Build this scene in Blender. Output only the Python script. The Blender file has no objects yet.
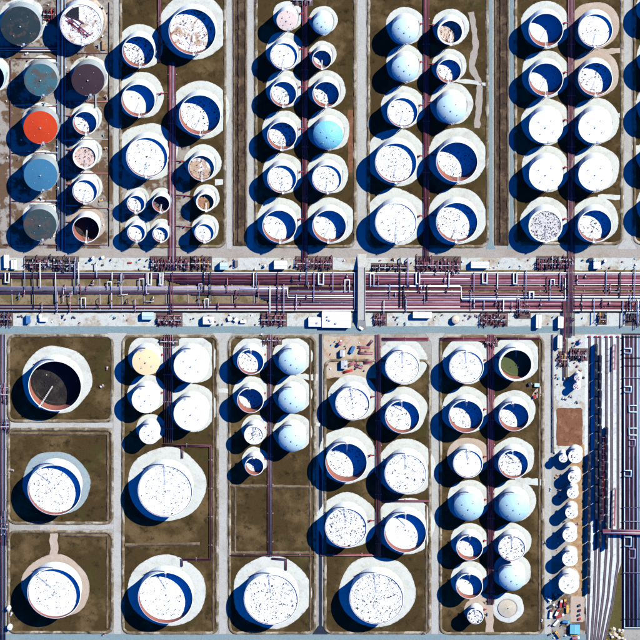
import bpy, math, random
from mathutils import Vector, Matrix
random.seed(7)
scene = bpy.context.scene
col = scene.collection
pi = math.pi

# ---------------------------------------------------------------- camera
H_CAM = 4000.0
CAM = Vector((0.035 * H_CAM, 0.325 * H_CAM, H_CAM))
TGT = Vector((0, 0, 0))
zc = (CAM - TGT).normalized()
yc = (Vector((0, 1, 0)) - zc * zc.y).normalized()
xc = yc.cross(zc).normalized()
DIST = (CAM - TGT).length
HALF = math.atan(320.0 / DIST)
cd = bpy.data.cameras.new('camera'); cam = bpy.data.objects.new('camera', cd); col.objects.link(cam)
cam.matrix_world = Matrix(((xc.x, yc.x, zc.x, CAM.x), (xc.y, yc.y, zc.y, CAM.y), (xc.z, yc.z, zc.z, CAM.z), (0, 0, 0, 1)))
cd.sensor_fit = 'AUTO'; cd.angle = 2 * HALF
cd.clip_start = 10; cd.clip_end = 60000
scene.camera = cam
scene.render.resolution_x = 1024; scene.render.resolution_y = 1024

# ---------------------------------------------------------------- sky, sun, exposure
SUN = Vector((19.6, 18.0, 20.0)).normalized()
el = math.asin(SUN.z); az = math.atan2(SUN.x, SUN.y)
w = bpy.data.worlds.new('World'); scene.world = w; w.use_nodes = True
nt = w.node_tree
sky = nt.nodes.new('ShaderNodeTexSky'); sky.sky_type = 'NISHITA'; sky.sun_disc = False
sky.sun_elevation = el; sky.sun_rotation = az
sky.air_density = 1.0; sky.dust_density = 0.0; sky.ozone_density = 10.0
bg = nt.nodes['Background']; bg.inputs['Strength'].default_value = 0.105
deep = nt.nodes.new('ShaderNodeHueSaturation'); deep.inputs['Saturation'].default_value = 2.4; deep.inputs['Hue'].default_value = .52   # deep clear blue sky, the same all over
nt.links.new(sky.outputs[0], deep.inputs['Color']); nt.links.new(deep.outputs[0], bg.inputs['Color'])
sl = bpy.data.lights.new('sun', 'SUN'); sl.energy = 5.0; sl.angle = math.radians(0.5); sl.color = (1.0, 0.965, 0.86)
so = bpy.data.objects.new('sun', sl); col.objects.link(so)
so.rotation_euler = (-SUN).to_track_quat('-Z', 'Y').to_euler(); so.location = (800, 800, 900)
vs = scene.view_settings
vs.view_transform = 'Standard'; vs.look = 'None'; vs.gamma = 1.0; vs.use_curve_mapping = False
vs.exposure = 0.85
try:
    scene.cycles.max_bounces = 4; scene.cycles.diffuse_bounces = 0
except Exception:
    pass

# ---------------------------------------------------------------- survey: plan position of a point in the air photo, at height z
T = math.tan(HALF)
def P(px, py, z=0.0):
    d = xc * ((px - 320) / 320 * T) + yc * ((320 - py) / 320 * T) - zc
    t = (z - CAM.z) / d.z
    return CAM + d * t
def S(px, py):
    return (P(px + 1, py) - P(px, py)).length

# ---------------------------------------------------------------- mesh helpers
class MB:
    def __init__(s): s.v = []; s.f = []; s.mi = []
    def add(s, vs_, fs, m=0):
        o = len(s.v); s.v += [tuple(q) for q in vs_]
        for f in fs: s.f.append(tuple(i + o for i in f)); s.mi.append(m)
    def box(s, cx, cy, z0, sx, sy, sz, rot=0, m=0, tilt=None):
        c, n = math.cos(rot), math.sin(rot); vs_ = []
        for z in (z0, z0 + sz):
            for a, b in ((-1, -1), (1, -1), (1, 1), (-1, 1)):
                x, y = a * sx / 2, b * sy / 2
                vs_.append((cx + x * c - y * n, cy + x * n + y * c, z))
        s.add(vs_, [(3, 2, 1, 0), (4, 5, 6, 7), (0, 1, 5, 4), (1, 2, 6, 5), (2, 3, 7, 6), (3, 0, 4, 7)], m)
    def lathe(s, prof, n=48, cx=0, cy=0, m=0, close=False):
        o = []
        for (r, z) in prof:
            o.append([(cx + r * math.cos(2 * pi * k / n), cy + r * math.sin(2 * pi * k / n), z) for k in range(n)])
        vs_ = [p for ring in o for p in ring]; fs = []
        for i in range(len(prof) - 1):
            for k in range(n):
                a = i * n + k; b = i * n + (k + 1) % n
                fs.append((a, b, b + n, a + n))
        s.add(vs_, fs, m)
    def disc(s, r, z, n=48, cx=0, cy=0, m=0):
        s.add([(cx + r * math.cos(2 * pi * k / n), cy + r * math.sin(2 * pi * k / n), z) for k in range(n)], [tuple(range(n))], m)
    def cyl(s, cx, cy, z0, z1, r, n=10, m=0, r2=None):
        r2 = r if r2 is None else r2
        s.lathe([(r, z0), (r2, z1)], n, cx, cy, m); s.disc(r2, z1, n, cx, cy, m)
    def tube(s, pts, r, n=8, m=0, caps=True):
        pts = [Vector(p) for p in pts]; rings = []
        for i, p in enumerate(pts):
            a = (p - pts[i - 1]).normalized() if i else (pts[1] - p).normalized()
            b = (pts[i + 1] - p).normalized() if i < len(pts) - 1 else a
            t = (a + b)
            t = a if t.length < 1e-4 else t.normalized()
            k = 1.0 / max(.5, t.dot(a))
            up = Vector((0, 0, 1))
            if abs(t.z) > .95: up = Vector((0, 1, 0)) if abs(a.y) < .5 else Vector((1, 0, 0))
            u = t.cross(up).normalized(); w_ = u.cross(t).normalized()
            ku = k if abs(a.cross(b).dot(w_)) > abs(a.cross(b).dot(u)) else 1.0
            kw = k if ku == 1.0 else 1.0
            rings.append([p + u * (math.cos(2 * pi * j / n) * r * ku) + w_ * (math.sin(2 * pi * j / n) * r * kw) for j in range(n)])
        vs_ = [q for g in rings for q in g]; fs = []
        for i in range(len(rings) - 1):
            for j in range(n):
                a = i * n + j; b = i * n + (j + 1) % n
                fs.append((a, b, b + n, a + n))
        if caps:
            fs.append(tuple(range(n))[::-1]); L = (len(rings) - 1) * n; fs.append(tuple(range(L, L + n)))
        s.add(vs_, fs, m)
    def build(s, name, mats, parent=None, smooth=False, loc=None):
        me = bpy.data.meshes.new(name); me.from_pydata(s.v, [], s.f)
        if not isinstance(mats, (list, tuple)): mats = [mats]
        for q in mats: me.materials.append(q)
        if len(mats) > 1: me.polygons.foreach_set('material_index', s.mi)
        if smooth: me.polygons.foreach_set('use_smooth', [True] * len(me.polygons))
        me.update()
        o = bpy.data.objects.new(name, me); col.objects.link(o)
        if parent is not None: o.parent = parent
        if loc is not None: o.location = loc
        return o
def tag(o, label=None, cat=None, group=None, kind=None):
    if label: o['label'] = label
    if cat: o['category'] = cat
    if group: o['group'] = group
    if kind: o['kind'] = kind
    return o
def empty(name, loc, rz=0.0):
    o = bpy.data.objects.new(name, None); col.objects.link(o); o.location = loc; o.rotation_euler = (0, 0, rz)
    o.empty_display_size = 1; return o

# ---------------------------------------------------------------- materials
def new_mat(name):
    m = bpy.data.materials.new(name); m.use_nodes = True
    n = m.node_tree; b = n.nodes['Principled BSDF']; return m, n, b
def mixrgb(n, fac, a, b):
    k = n.nodes.new('ShaderNodeMix'); k.data_type = 'RGBA'
    for sock, val in ((k.inputs[0], fac), (k.inputs[6], a), (k.inputs[7], b)):
        if isinstance(val, (int, float)): sock.default_value = val
        elif isinstance(val, (tuple, list)): sock.default_value = (*val[:3], 1)
        else: n.links.new(val, sock)
    return k.outputs[2]
def noise(n, vec, scale, detail=4, rough=.6, w=None, dist=0):
    k = n.nodes.new('ShaderNodeTexNoise'); k.inputs['Scale'].default_value = scale
    k.inputs['Detail'].default_value = detail; k.inputs['Roughness'].default_value = rough; k.inputs['Distortion'].default_value = dist
    if w is not None:
        k.noise_dimensions = '4D'; n.links.new(w, k.inputs['W'])
    if vec is not None: n.links.new(vec, k.inputs['Vector'])
    return k.outputs['Fac']
def ramp(n, fac, lo, hi):
    k = n.nodes.new('ShaderNodeMapRange'); k.interpolation_type = 'SMOOTHSTEP'
    for i, val in ((0, fac), (1, lo), (2, hi)):
        if isinstance(val, (int, float)): k.inputs[i].default_value = val
        else: n.links.new(val, k.inputs[i])
    return k.outputs[0]
def math_(n, op, a, b):
    k = n.nodes.new('ShaderNodeMath'); k.operation = op
    for i, val in ((0, a), (1, b)):
        if isinstance(val, (int, float)): k.inputs[i].default_value = val
        else: n.links.new(val, k.inputs[i])
    return k.outputs[0]
def bump(n, b, h, strength=.4, dist=.3):
    k = n.nodes.new('ShaderNodeBump'); k.inputs['Strength'].default_value = strength; k.inputs['Distance'].default_value = dist
    n.links.new(h, k.inputs['Height']); n.links.new(k.outputs[0], b.inputs['Normal'])
def pos(n): return n.nodes.new('ShaderNodeNewGeometry').outputs['Position']
def ground_mat(name, base, alt, dark, s1=.03, s2=.25, amt=.55, darkamt=.5, thr=(.5, .66), fine=1.2, green=None, edge=False):
    m, n, b = new_mat(name); p = pos(n)
    big = noise(n, p, s1, 5, .62); mid = noise(n, p, s2, 5, .7); fi = noise(n, p, fine, 3, .6)
    c = mixrgb(n, math_(n, 'MULTIPLY', ramp(n, big, *thr), amt), base, alt)
    c = mixrgb(n, math_(n, 'MULTIPLY', ramp(n, mid, .5, .72), darkamt), c, dark)
    if green:
        g = noise(n, p, s1 * .8, 4, .6, None, .4)
        c = mixrgb(n, math_(n, 'MULTIPLY', ramp(n, g, .55, .7), .6), c, green)
    if edge:
        ea = n.nodes.new('ShaderNodeAttribute'); ea.attribute_name = 'edge'
        ef = math_(n, 'ADD', ea.outputs['Fac'], math_(n, 'MULTIPLY', math_(n, 'SUBTRACT', noise(n, p, .3, 5, .75), .5), 1.5))
        c = mixrgb(n, math_(n, 'MULTIPLY', ramp(n, ef, .8, 1.15), .9), c, (.13, .095, .06))
    hv = n.nodes.new('ShaderNodeHueSaturation'); n.links.new(c, hv.inputs['Color'])
    n.links.new(math_(n, 'ADD', math_(n, 'MULTIPLY', fi, .45 if edge else .9), .775 if edge else .55), hv.inputs['Value'])
    n.links.new(hv.outputs[0], b.inputs['Base Color']); b.inputs['Roughness'].default_value = .95
    b.inputs['Specular IOR Level'].default_value = .1
    bump(n, b, mid, .5, .5); return m
def paint(name, c, rough=.5, var=.25, dirt=(.12, .09, .06), dirtamt=.25, scale=.35, metal=0):
    m, n, b = new_mat(name); p = pos(n)
    f = noise(n, p, scale, 5, .65)
    cc = mixrgb(n, math_(n, 'MULTIPLY', ramp(n, f, .5, .75), dirtamt), c, dirt)
    hv = n.nodes.new('ShaderNodeHueSaturation'); n.links.new(cc, hv.inputs['Color'])
    n.links.new(math_(n, 'ADD', math_(n, 'MULTIPLY', noise(n, p, 1.5, 2), var), 1 - var * .5), hv.inputs['Value'])
    n.links.new(hv.outputs[0], b.inputs['Base Color']); b.inputs['Roughness'].default_value = rough
    b.inputs['Metallic'].default_value = metal; b.inputs['Specular IOR Level'].default_value = .3
    return m

M = {}
M['ground'] = ground_mat('pale_gravel_ground', (.29, .285, .25), (.19, .145, .095), (.10, .08, .06), .035, .3, .6, .45)
M['yard'] = ground_mat('mixed_yard_ground', (.27, .25, .215), (.10, .058, .030), (.055, .042, .03), .055, .13, .95, .9, (.46, .55))
M['whiteyard'] = ground_mat('white_gravel', (.43, .455, .41), (.33, .27, .19), (.14, .12, .10), .05, .2, .75, .6, (.5, .62))
M['sandyard'] = ground_mat('sandy_yard', (.40, .34, .25), (.34, .20, .11), (.42, .41, .38), .06, .2, .8, .6, (.48, .6))
M['soil'] = ground_mat('brown_soil', (.047, .031, .011), (.118, .080, .035), (.012, .009, .004), .028, .10, .85, .9, (.47, .66), .9, (.038, .040, .010))
M['ditch'] = ground_mat('ditch_soil', (.045, .030, .02), (.11, .075, .045), (.006, .006, .005), .07, .3, .8, .95, (.45, .6))
M['corridor'] = ground_mat('corridor_soil', (.20, .155, .09), (.10, .08, .03), (.05, .038, .02), .06, .22, .85, .75, (.45, .58))
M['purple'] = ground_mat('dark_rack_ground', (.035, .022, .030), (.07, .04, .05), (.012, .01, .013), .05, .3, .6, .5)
M['pad'] = ground_mat('crushed_limestone', (.48, .51, .465), (.41, .425, .385), (.30, .29, .26), .05, .17, .7, .5, edge=True)
M['padtan'] = ground_mat('tan_crushed_stone', (.38, .31, .245), (.42, .38, .33), (.25, .2, .15), .05, .35, .6, .35, edge=True)
M['padteal'] = ground_mat('grey_crushed_stone', (.24, .31, .33), (.32, .36, .36), (.15, .18, .18), .05, .35, .6, .45, edge=True)
M['road'] = ground_mat('pale_road', (.36, .365, .33), (.29, .26, .21), (.17, .15, .12), .03, .2, .5, .3)
M['sandbase'] = ground_mat('pale_sand', (.42, .385, .30), (.46, .44, .38), (.33, .29, .22), .1, .3, .6, .4)
M['roadtan'] = ground_mat('tan_road', (.30, .275, .235), (.25, .20, .15), (.18, .15, .12), .03, .2, .6, .35)
M['roadblue'] = ground_mat('grey_asphalt_road', (.165, .235, .245), (.21, .25, .25), (.12, .155, .16), .03, .2, .5, .35)
M['roaddark'] = ground_mat('dark_asphalt_road', (.020, .026, .042), (.03, .035, .05), (.012, .014, .02), .05, .3, .5, .5)
M['dike'] = ground_mat('tan_dike_earth', (.13, .10, .06), (.30, .27, .21), (.03, .022, .011), .05, .12, .95, 1.0, (.47, .6))
M['dikesoil'] = ground_mat('brown_dike_earth', (.085, .06, .036), (.17, .13, .085), (.03, .022, .013), .06, .22, .7, .7, (.42, .6))
M['redsoil'] = ground_mat('red_clay', (.165, .075, .040), (.23, .12, .07), (.075, .034, .02), .10, .22, .85, .9)
M['tansoil'] = ground_mat('orange_sand', (.32, .20, .10), (.40, .32, .22), (.12, .055, .025), .12, .22, .85, .8)
M['olive'] = ground_mat('olive_grass_ground', (.085, .07, .022), (.06, .06, .018), (.03, .025, .01), .06, .5, .7, .6)
M['ballast'] = ground_mat('pale_ballast', (.52, .56, .55), (.36, .39, .40), (.17, .17, .17), .05, .22, .75, .6)

M['trackbed'] = ground_mat('stained_ballast', (.12, .105, .115), (.22, .20, .21), (.05, .04, .045), .05, .3, .7, .7)
M['shell'] = paint('white_tank_paint', (.72, .79, .85), .55, .10, (.45, .42, .38), .25, .15)
M['shellgrey'] = paint('grey_tank_paint', (.30, .35, .37), .6, .15, (.2, .16, .12), .4, .2)
M['rustwall'] = paint('rusty_inner_wall', (.27, .095, .07), .8, .3, (.13, .04, .025), .6, .3)
M['palewall'] = paint('pale_inner_wall', (.52, .5, .48), .7, .2, (.35, .2, .14), .5, .3)
M['steel'] = paint('galvanised_steel', (.36, .39, .42), .5, .2)
M['darksteel'] = paint('dark_steel', (.04, .045, .055), .6, .3)
M['rust'] = paint('rust_brown_pipe', (.155, .042, .058), .6, .4, (.05, .02, .025), .5, .5)
M['rust2'] = paint('dark_maroon_pipe', (.085, .026, .045), .6, .4, (.03, .015, .02), .5, .5)
M['rust3'] = paint('pinkish_rust_pipe', (.29, .11, .125), .6, .35, (.08, .03, .03), .5, .5)
M['lav'] = paint('lavender_grey_pipe', (.31, .27, .40), .5, .3, (.12, .09, .12), .4, .5)
M['pale'] = paint('pale_lagged_pipe', (.50, .53, .57), .45, .2, (.3, .26, .24), .4, .4)
M['white'] = paint('white_lagged_pipe', (.74, .76, .78), .4, .12, (.4, .36, .33), .3, .4)
M['blue'] = paint('blue_grey_pipe', (.16, .22, .33), .45, .25)
M['lightblue'] = paint('light_blue_pipe', (.33, .45, .56), .45, .2)
M['black'] = paint('black_pipe', (.012, .013, .018), .5, .3)
M['concrete'] = paint('concrete', (.34, .33, .31), .9, .3)
M['slab'] = paint('oil_stained_slab', (.10, .075, .065), .9, .4, (.03, .022, .02), .6, .25)
M['roofwhite'] = paint('white_metal_roof', (.76, .79, .82), .45, .1, (.45, .42, .4), .25, .2)
M['roofteal'] = paint('pale_teal_roof', (.40, .58, .64), .45, .15)
M['wallgrey'] = paint('shed_wall', (.45, .46, .47), .7, .2)
M['doorgrey'] = paint('shed_door', (.10, .12, .15), .6, .2)
M['glass'] = paint('dark_window', (.02, .03, .045), .1, .1)
M['car'] = paint('black_tank_wagon', (.010, .013, .024), .35, .3, (.03, .025, .03), .4, .6)
M['rail'] = paint('rail_steel', (.10, .07, .07), .5, .3)
M['sleeper'] = paint('timber_sleeper', (.15, .13, .13), .9, .4)
M['red'] = paint('red_paint', (.36, .035, .035), .5, .3)
M['yellow'] = paint('yellow_paint', (.62, .36, .07), .5, .3)
M['bluepaint'] = paint('blue_paint', (.05, .16, .34), .5, .3)
M['tealpaint'] = paint('teal_paint', (.12, .38, .45), .5, .3)
M['tyre'] = paint('tyre_rubber', (.015, .015, .017), .9, .2)
M['bush'] = paint('dry_bush', (.20, .15, .05), .9, .5, (.06, .06, .02), .6, .8)
M['rubble'] = paint('pale_rubble', (.50, .43, .33), .95, .4, (.2, .14, .08), .5, .6)

def weathered(name, c1, c2, c3):
    m, n, b = new_mat(name); p = pos(n)
    oi = n.nodes.new('ShaderNodeObjectInfo'); rnd = math_(n, 'MULTIPLY', oi.outputs['Random'], 200)
    c = mixrgb(n, ramp(n, noise(n, p, .022, 4, .65, rnd), .42, .62), c1, c2)
    c = mixrgb(n, math_(n, 'MULTIPLY', ramp(n, noise(n, p, .06, 5, .7, rnd), .52, .68), .8), c, c3)
    hv = n.nodes.new('ShaderNodeHueSaturation'); n.links.new(c, hv.inputs['Color'])
    n.links.new(math_(n, 'ADD', math_(n, 'MULTIPLY', noise(n, p, 1.2, 3), .8), .6), hv.inputs['Value'])
    n.links.new(hv.outputs[0], b.inputs['Base Color']); b.inputs['Roughness'].default_value = .6; b.inputs['Specular IOR Level'].default_value = .25
    return m
M['rust'] = weathered('rust_brown_pipe', (.14, .034, .05), (.26, .10, .13), (.06, .025, .03))
M['rust2'] = weathered('dark_maroon_pipe', (.075, .022, .038), (.15, .055, .085), (.025, .015, .02))
M['rust3'] = weathered('pinkish_rust_pipe', (.28, .10, .12), (.36, .21, .25), (.10, .04, .05))
M['lav'] = weathered('lavender_grey_pipe', (.28, .24, .38), (.42, .38, .48), (.12, .08, .12))
def obj_attr(n, name):
    k = n.nodes.new('ShaderNodeAttribute'); k.attribute_type = 'OBJECT'; k.attribute_name = name; return k.outputs['Fac']
def deck_material():
    m, n, b = new_mat('tank_roof_paint')
    oi = n.nodes.new('ShaderNodeObjectInfo'); tc = n.nodes.new('ShaderNodeTexCoord').outputs['Object']
    rnd = math_(n, 'MULTIPLY', oi.outputs['Random'], 90)
    dirt = obj_attr(n, 'dirt'); rust = obj_attr(n, 'rust')
    c = oi.outputs['Color']
    # broad faint weathering
    c = mixrgb(n, math_(n, 'MULTIPLY', ramp(n, noise(n, tc, .10, 5, .65, rnd), .45, .7), math_(n, 'MULTIPLY', dirt, .4)), c, (.36, .30, .22))
    # rust fields
    rf = noise(n, tc, .085, 6, .7, rnd, .5)
    rthr = math_(n, 'SUBTRACT', .78, math_(n, 'MULTIPLY', rust, .42))
    rfac = ramp(n, rf, rthr, math_(n, 'ADD', rthr, .10))
    rcol = mixrgb(n, noise(n, tc, .5, 3, .6, rnd), (.50, .36, .16), (.16, .035, .02))
    c = mixrgb(n, math_(n, 'MULTIPLY', rfac, .85), c, rcol)
    # dark blotches: standing puddles and oily spots
    df = noise(n, tc, .42, 4, .6, rnd, .6)
    n.links.new(math_(n, 'ADD', .40, math_(n, 'MULTIPLY', oi.outputs['Random'], .32)), df.node.inputs['Scale'])
    dthr = math_(n, 'SUBTRACT', .637, math_(n, 'MULTIPLY', dirt, .15))
    dfac = ramp(n, df, dthr, math_(n, 'ADD', dthr, .035))
    has = math_(n, 'MULTIPLY', ramp(n, dirt, .01, .05), ramp(n, noise(n, tc, .11, 3, .5, rnd), .30, .44))
    c = mixrgb(n, math_(n, 'MULTIPLY', math_(n, 'MULTIPLY', dfac, has), .98), c, (.02, .013, .012))
    n.links.new(c, b.inputs['Base Color']); b.inputs['Roughness'].default_value = .55; b.inputs['Specular IOR Level'].default_value = .25
    return m
M['deck'] = deck_material()
def patch_material():
    # fixed roof with mottled, partly worn plating
    m, n, b = new_mat('worn_roof_paint')
    oi = n.nodes.new('ShaderNodeObjectInfo'); tc = n.nodes.new('ShaderNodeTexCoord').outputs['Object']
    rnd = math_(n, 'MULTIPLY', oi.outputs['Random'], 90)
    dirt = obj_attr(n, 'dirt'); rust = obj_attr(n, 'rust')
    c = oi.outputs['Color']
    br = n.nodes.new('ShaderNodeTexBrick'); br.inputs['Scale'].default_value = .22; br.inputs['Mortar Size'].default_value = .03
    n.links.new(tc, br.inputs['Vector']); br.inputs['Color1'].default_value = (1, 1, 1, 1); br.inputs['Color2'].default_value = (.72, .72, .72, 1); br.inputs['Mortar'].default_value = (.35, .35, .35, 1)
    k = n.nodes.new('ShaderNodeMix'); k.data_type = 'RGBA'; k.blend_type = 'MULTIPLY'
    n.links.new(dirt, k.inputs[0]); n.links.new(c, k.inputs[6]); n.links.new(br.outputs['Color'], k.inputs[7]); c = k.outputs[2]
    f = noise(n, tc, .12, 6, .75, rnd, .6)
    thr = math_(n, 'SUBTRACT', .78, math_(n, 'MULTIPLY', rust, .4))
    c = mixrgb(n, math_(n, 'MULTIPLY', ramp(n, f, thr, math_(n, 'ADD', thr, .12)), .8), c, (.075, .05, .04))
    f2 = noise(n, tc, .9, 4, .7, rnd)
    hv = n.nodes.new('ShaderNodeHueSaturation'); n.links.new(c, hv.inputs['Color'])
    n.links.new(math_(n, 'ADD', math_(n, 'MULTIPLY', f2, .6), .7), hv.inputs['Value'])
    n.links.new(hv.outputs[0], b.inputs['Base Color']); b.inputs['Roughness'].default_value = .7; b.inputs['Specular IOR Level'].default_value = .2
    return m
M['patch'] = patch_material()

# ---------------------------------------------------------------- ground and sheets
Z_BASIN, Z_ROAD = .06, .12
mb = MB(); R_ = 12000
mb.add([(-R_, -R_, 0), (R_, -R_, 0), (R_, R_, 0), (-R_, R_, 0)], [(0, 1, 2, 3)])
tag(mb.build('ground', M['ground']), kind='structure')

def rrect(x0, y0, x1, y1, rad=6, step=6):
    pts = []
    cs = [(x1 - rad, y0 + rad, -90), (x1 - rad, y1 - rad, 0), (x0 + rad, y1 - rad, 90), (x0 + rad, y0 + rad, 180)]
    for cx, cy, a0 in cs:
        for k in range(5):
            a = math.radians(a0 + k * 22.5); pts.append((cx + rad * math.cos(a), cy + rad * math.sin(a)))
    out = []
    for i, p in enumerate(pts):
        q = pts[(i + 1) % len(pts)]; L = math.hypot(q[0] - p[0], q[1] - p[1]); n = max(1, int(L / step))
        for k in range(n): out.append((p[0] + (q[0] - p[0]) * k / n, p[1] + (q[1] - p[1]) * k / n))
    return out
def sheet(name, pts, z, mat, jit=0.0):
    m = MB(); vs_ = []
    for (x, y) in pts:
        vs_.append(P(x + random.uniform(-jit, jit), y + random.uniform(-jit, jit), z))
    m.add(vs_, [tuple(range(len(vs_)))[::-1]])
    return tag(m.build(name, mat), kind='structure')
def rect_sheet(name, x0, y0, x1, y1, z, mat, jit=0.0, rad=0):
    if rad: pts = rrect(x0, y0, x1, y1, rad)
    else:
        pts = []
        c = [(x0, y0), (x1, y0), (x1, y1), (x0, y1)]
        for i in range(4):
            a, b = c[i], c[(i + 1) % 4]; n = max(1, int(math.hypot(b[0] - a[0], b[1] - a[1]) / 5)) if jit else 1
            for k in range(n): pts.append((a[0] + (b[0] - a[0]) * k / n, a[1] + (b[1] - a[1]) * k / n))
    return sheet(name, pts, z, mat, jit)
def ribbon(name, pts, wd, z, mat, jit=0.0, step=4):
    fine = []
    for i in range(len(pts) - 1):
        a, b = pts[i], pts[i + 1]; n = max(1, int(math.hypot(b[0] - a[0], b[1] - a[1]) / step))
        for k in range(n): fine.append((a[0] + (b[0] - a[0]) * k / n, a[1] + (b[1] - a[1]) * k / n))
    fine.append(pts[-1]); L = []; R = []
    for i, p in enumerate(fine):
        a = fine[max(0, i - 1)]; b = fine[min(len(fine) - 1, i + 1)]
        dx, dy = b[0] - a[0], b[1] - a[1]; l = math.hypot(dx, dy) or 1; nx, ny = -dy / l, dx / l
        w1 = wd / 2 + random.uniform(-jit, jit); w2 = wd / 2 + random.uniform(-jit, jit)
        L.append(P(p[0] + nx * w1, p[1] + ny * w1, z)); R.append(P(p[0] - nx * w2, p[1] - ny * w2, z))
    m = MB(); k = len(L)
    m.add(L + R, [(i, i + 1, k + i + 1, k + i) for i in range(k - 1)])
    return tag(m.build(name, mat), kind='structure')
def berm(loop, mat, wt=1.0, wb=4.0, h=.9, closed=True, jit=.35, name='dike'):
    pts = [P(x, y) for x, y in loop]; n = len(pts); rings = []
    for i in range(n):
        a = pts[(i - 1) % n] if closed or i else pts[i]; b = pts[(i + 1) % n] if closed or i < n - 1 else pts[i]
        t = (b - a); t.z = 0; t.normalize(); nn = Vector((-t.y, t.x, 0)); p = pts[i]
        j = [random.uniform(-jit, jit) for _ in range(5)]
        rings.append([p + nn * (-wb / 2 + j[0]) + Vector((0, 0, -.15)), p + nn * (-wt / 2 + j[1]) + Vector((0, 0, h + j[4] * .4)),
                      p + nn * (wt / 2 + j[2]) + Vector((0, 0, h + j[4] * .4)), p + nn * (wb / 2 + j[3]) + Vector((0, 0, -.15))])
    m = MB(); vs_ = [q for r in rings for q in r]; fs = []
    for i in range(n if closed else n - 1):
        a = i * 4; b = ((i + 1) % n) * 4
        for k in range(3): fs.append((a + k, a + k + 1, b + k + 1, b + k))
    m.add(vs_, fs); return tag(m.build(name, mat), kind='structure')

# yards under the corner block, the corridor, the rail yard
rect_sheet('yard', -30, -30, 113, 249, .03, M['yard'], .6)
rect_sheet('yard', 119, 146, 190, 247, .10, M['yard'], 1.2)
rect_sheet('gravel_strip', -30, 257.5, 670, 271, .04, M['whiteyard'], .4)
rect_sheet('gravel_strip', -30, 312, 670, 326.5, .04, M['whiteyard'], .4)
rect_sheet('pipe_corridor_ground', -30, 270, 670, 313, .07, M['corridor'], .4)
rect_sheet('rail_yard_ground', 585, 335, 621, 660, .05, M['ballast'], .5)
rect_sheet('yard', 552, 335, 586, 454, .04, M['whiteyard'], .5)
rect_sheet('sand_strip', 570, 445, 585, 597, .09, M['tansoil'], 1.0)
sheet('red_clay_patch', rrect(556.5, 408, 582.5, 446, 2, 3), .14, M['redsoil'], .35)
sheet('grass_strip', [(621.5, 562), (622.5, 640), (622, 665), (598, 665), (604, 634), (612, 604), (618, 575)], .08, M['olive'], .3)
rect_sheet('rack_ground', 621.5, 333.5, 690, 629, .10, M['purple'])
rect_sheet('yard', 546, 594, 586, 660, .05, M['yard'], .5)
rect_sheet('yard', 323.5, 336, 376, 378, .11, M['sandyard'], .8)
sheet('work_pad', rrect(570.5, 596.5, 584, 622, 2, 3), .16, M['padtan'], .3)

BASINS = [(120, -30, 225, 247), (255.5, -30, 355, 247), (368, -30, 487.5, 247), (515, -30, 622, 244), (634, -30, 720, 244),
          (8, 335.5, 112.5, 421.5), (8, 429, 112.5, 523.5), (8, 531.5, 112.5, 633), (122.5, 336, 217.5, 633.5), (229, 336.5, 315, 633.5),
          (324.5, 360, 430, 633.5), (440, 336, 543, 634)]
for b in BASINS:
    sheet('soil_basin', rrect(b[0], b[1], b[2], b[3], 7, 5), Z_BASIN, M['soil'], .5)
    berm(rrect(b[0] + .4, b[1] + .4, b[2] - .4, b[3] - .4, 7, 5), M['dike'])
for (x0, x1) in ((233, 246.5), (494.5, 508.5)):
    rect_sheet('drainage_ditch', x0, -30, x1, 246, .05, M['ditch'], .6)
    for q in (x0 + .8, x1 - .8): berm([(q, y) for y in range(-30, 246, 5)], M['dikesoil'], .6, 2.6, .8, False, .25, 'ditch_bank')
    berm([((x0 + x1) / 2 - 1, y) for y in range(-30, 243, 4)], M['ditch'], .5, 3.4, 1.0, False, .5, 'ditch_bank')
# inner cross banks
for (a, b_) in (((10, 433.5), (108, 434)), ((60, 535), (108, 536)), ((125, 545), (200, 544)), ((231, 486), (313, 487)), ((231, 553), (313, 553))):
    n = int((b_[0] - a[0]) / 5)
    berm([(a[0] + (b_[0] - a[0]) * k / n, a[1] + (b_[1] - a[1]) * k / n) for k in range(n + 1)], M['dikesoil'], .6, 4.5, .9, False, .4)
for (x, y0, y1) in ((107.5, 432, 520), (107, 536, 628), (213, 340, 630), (235, 486, 552), (539, 342, 630), (426, 505, 630), (310, 340, 630)):
    n = int((y1 - y0) / 5)
    berm([(x, y0 + (y1 - y0) * k / n) for k in range(n + 1)], M['dikesoil'], .5, 3.2, .8, False, .35)
rect_sheet('red_clay_strip', 348, 110, 354.5, 172, .10, M['redsoil'], .8)

# roads
RD = Z_ROAD
for i, (x0, y0, x1, y1, mt) in enumerate([(113.5, -30, 119, 249, 'road'), (226.5, -30, 231.5, 249, 'road'), (247.5, -30, 253, 249, 'road'), (357.5, -30, 365.5, 249, 'road'),
                           (489, -30, 492.2, 249, 'roadblue'), (510.2, -30, 513.2, 249, 'roadblue'), (624, -30, 631, 249, 'road'),
                           (113.5, 333, 121, 634, 'road'), (219, 333, 226.5, 634, 'road'), (431.5, 333, 438, 634, 'road'), (544.5, 333, 551.5, 636, 'road')]):
    rect_sheet('road', x0, y0, x1, y1, RD, M[mt], .25)
rect_sheet('road', -30, 248.6, 670, 257.6, RD + .03, M['roadtan'], .25)
rect_sheet('road', -30, 326.3, 670, 333.4, RD + .03, M['roadblue'], .2)
rect_sheet('road', -30, 634, 588, 660, RD + .03, M['roadblue'], .3)
rect_sheet('road', 318.8, 334, 322, 634, RD + .01, M['roaddark'], .12)
sheet('road', [(318, 626), (322.5, 626), (328, 634.5), (312, 634.5)], RD + .06, M['roaddark'])
for x in (490.6, 511.7):
    sheet('road', [(x - 1.5, 240), (x + 1.5, 240), (x + 5, 249.4), (x - 5, 249.4)], RD + .06, M['roadblue'])
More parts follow.
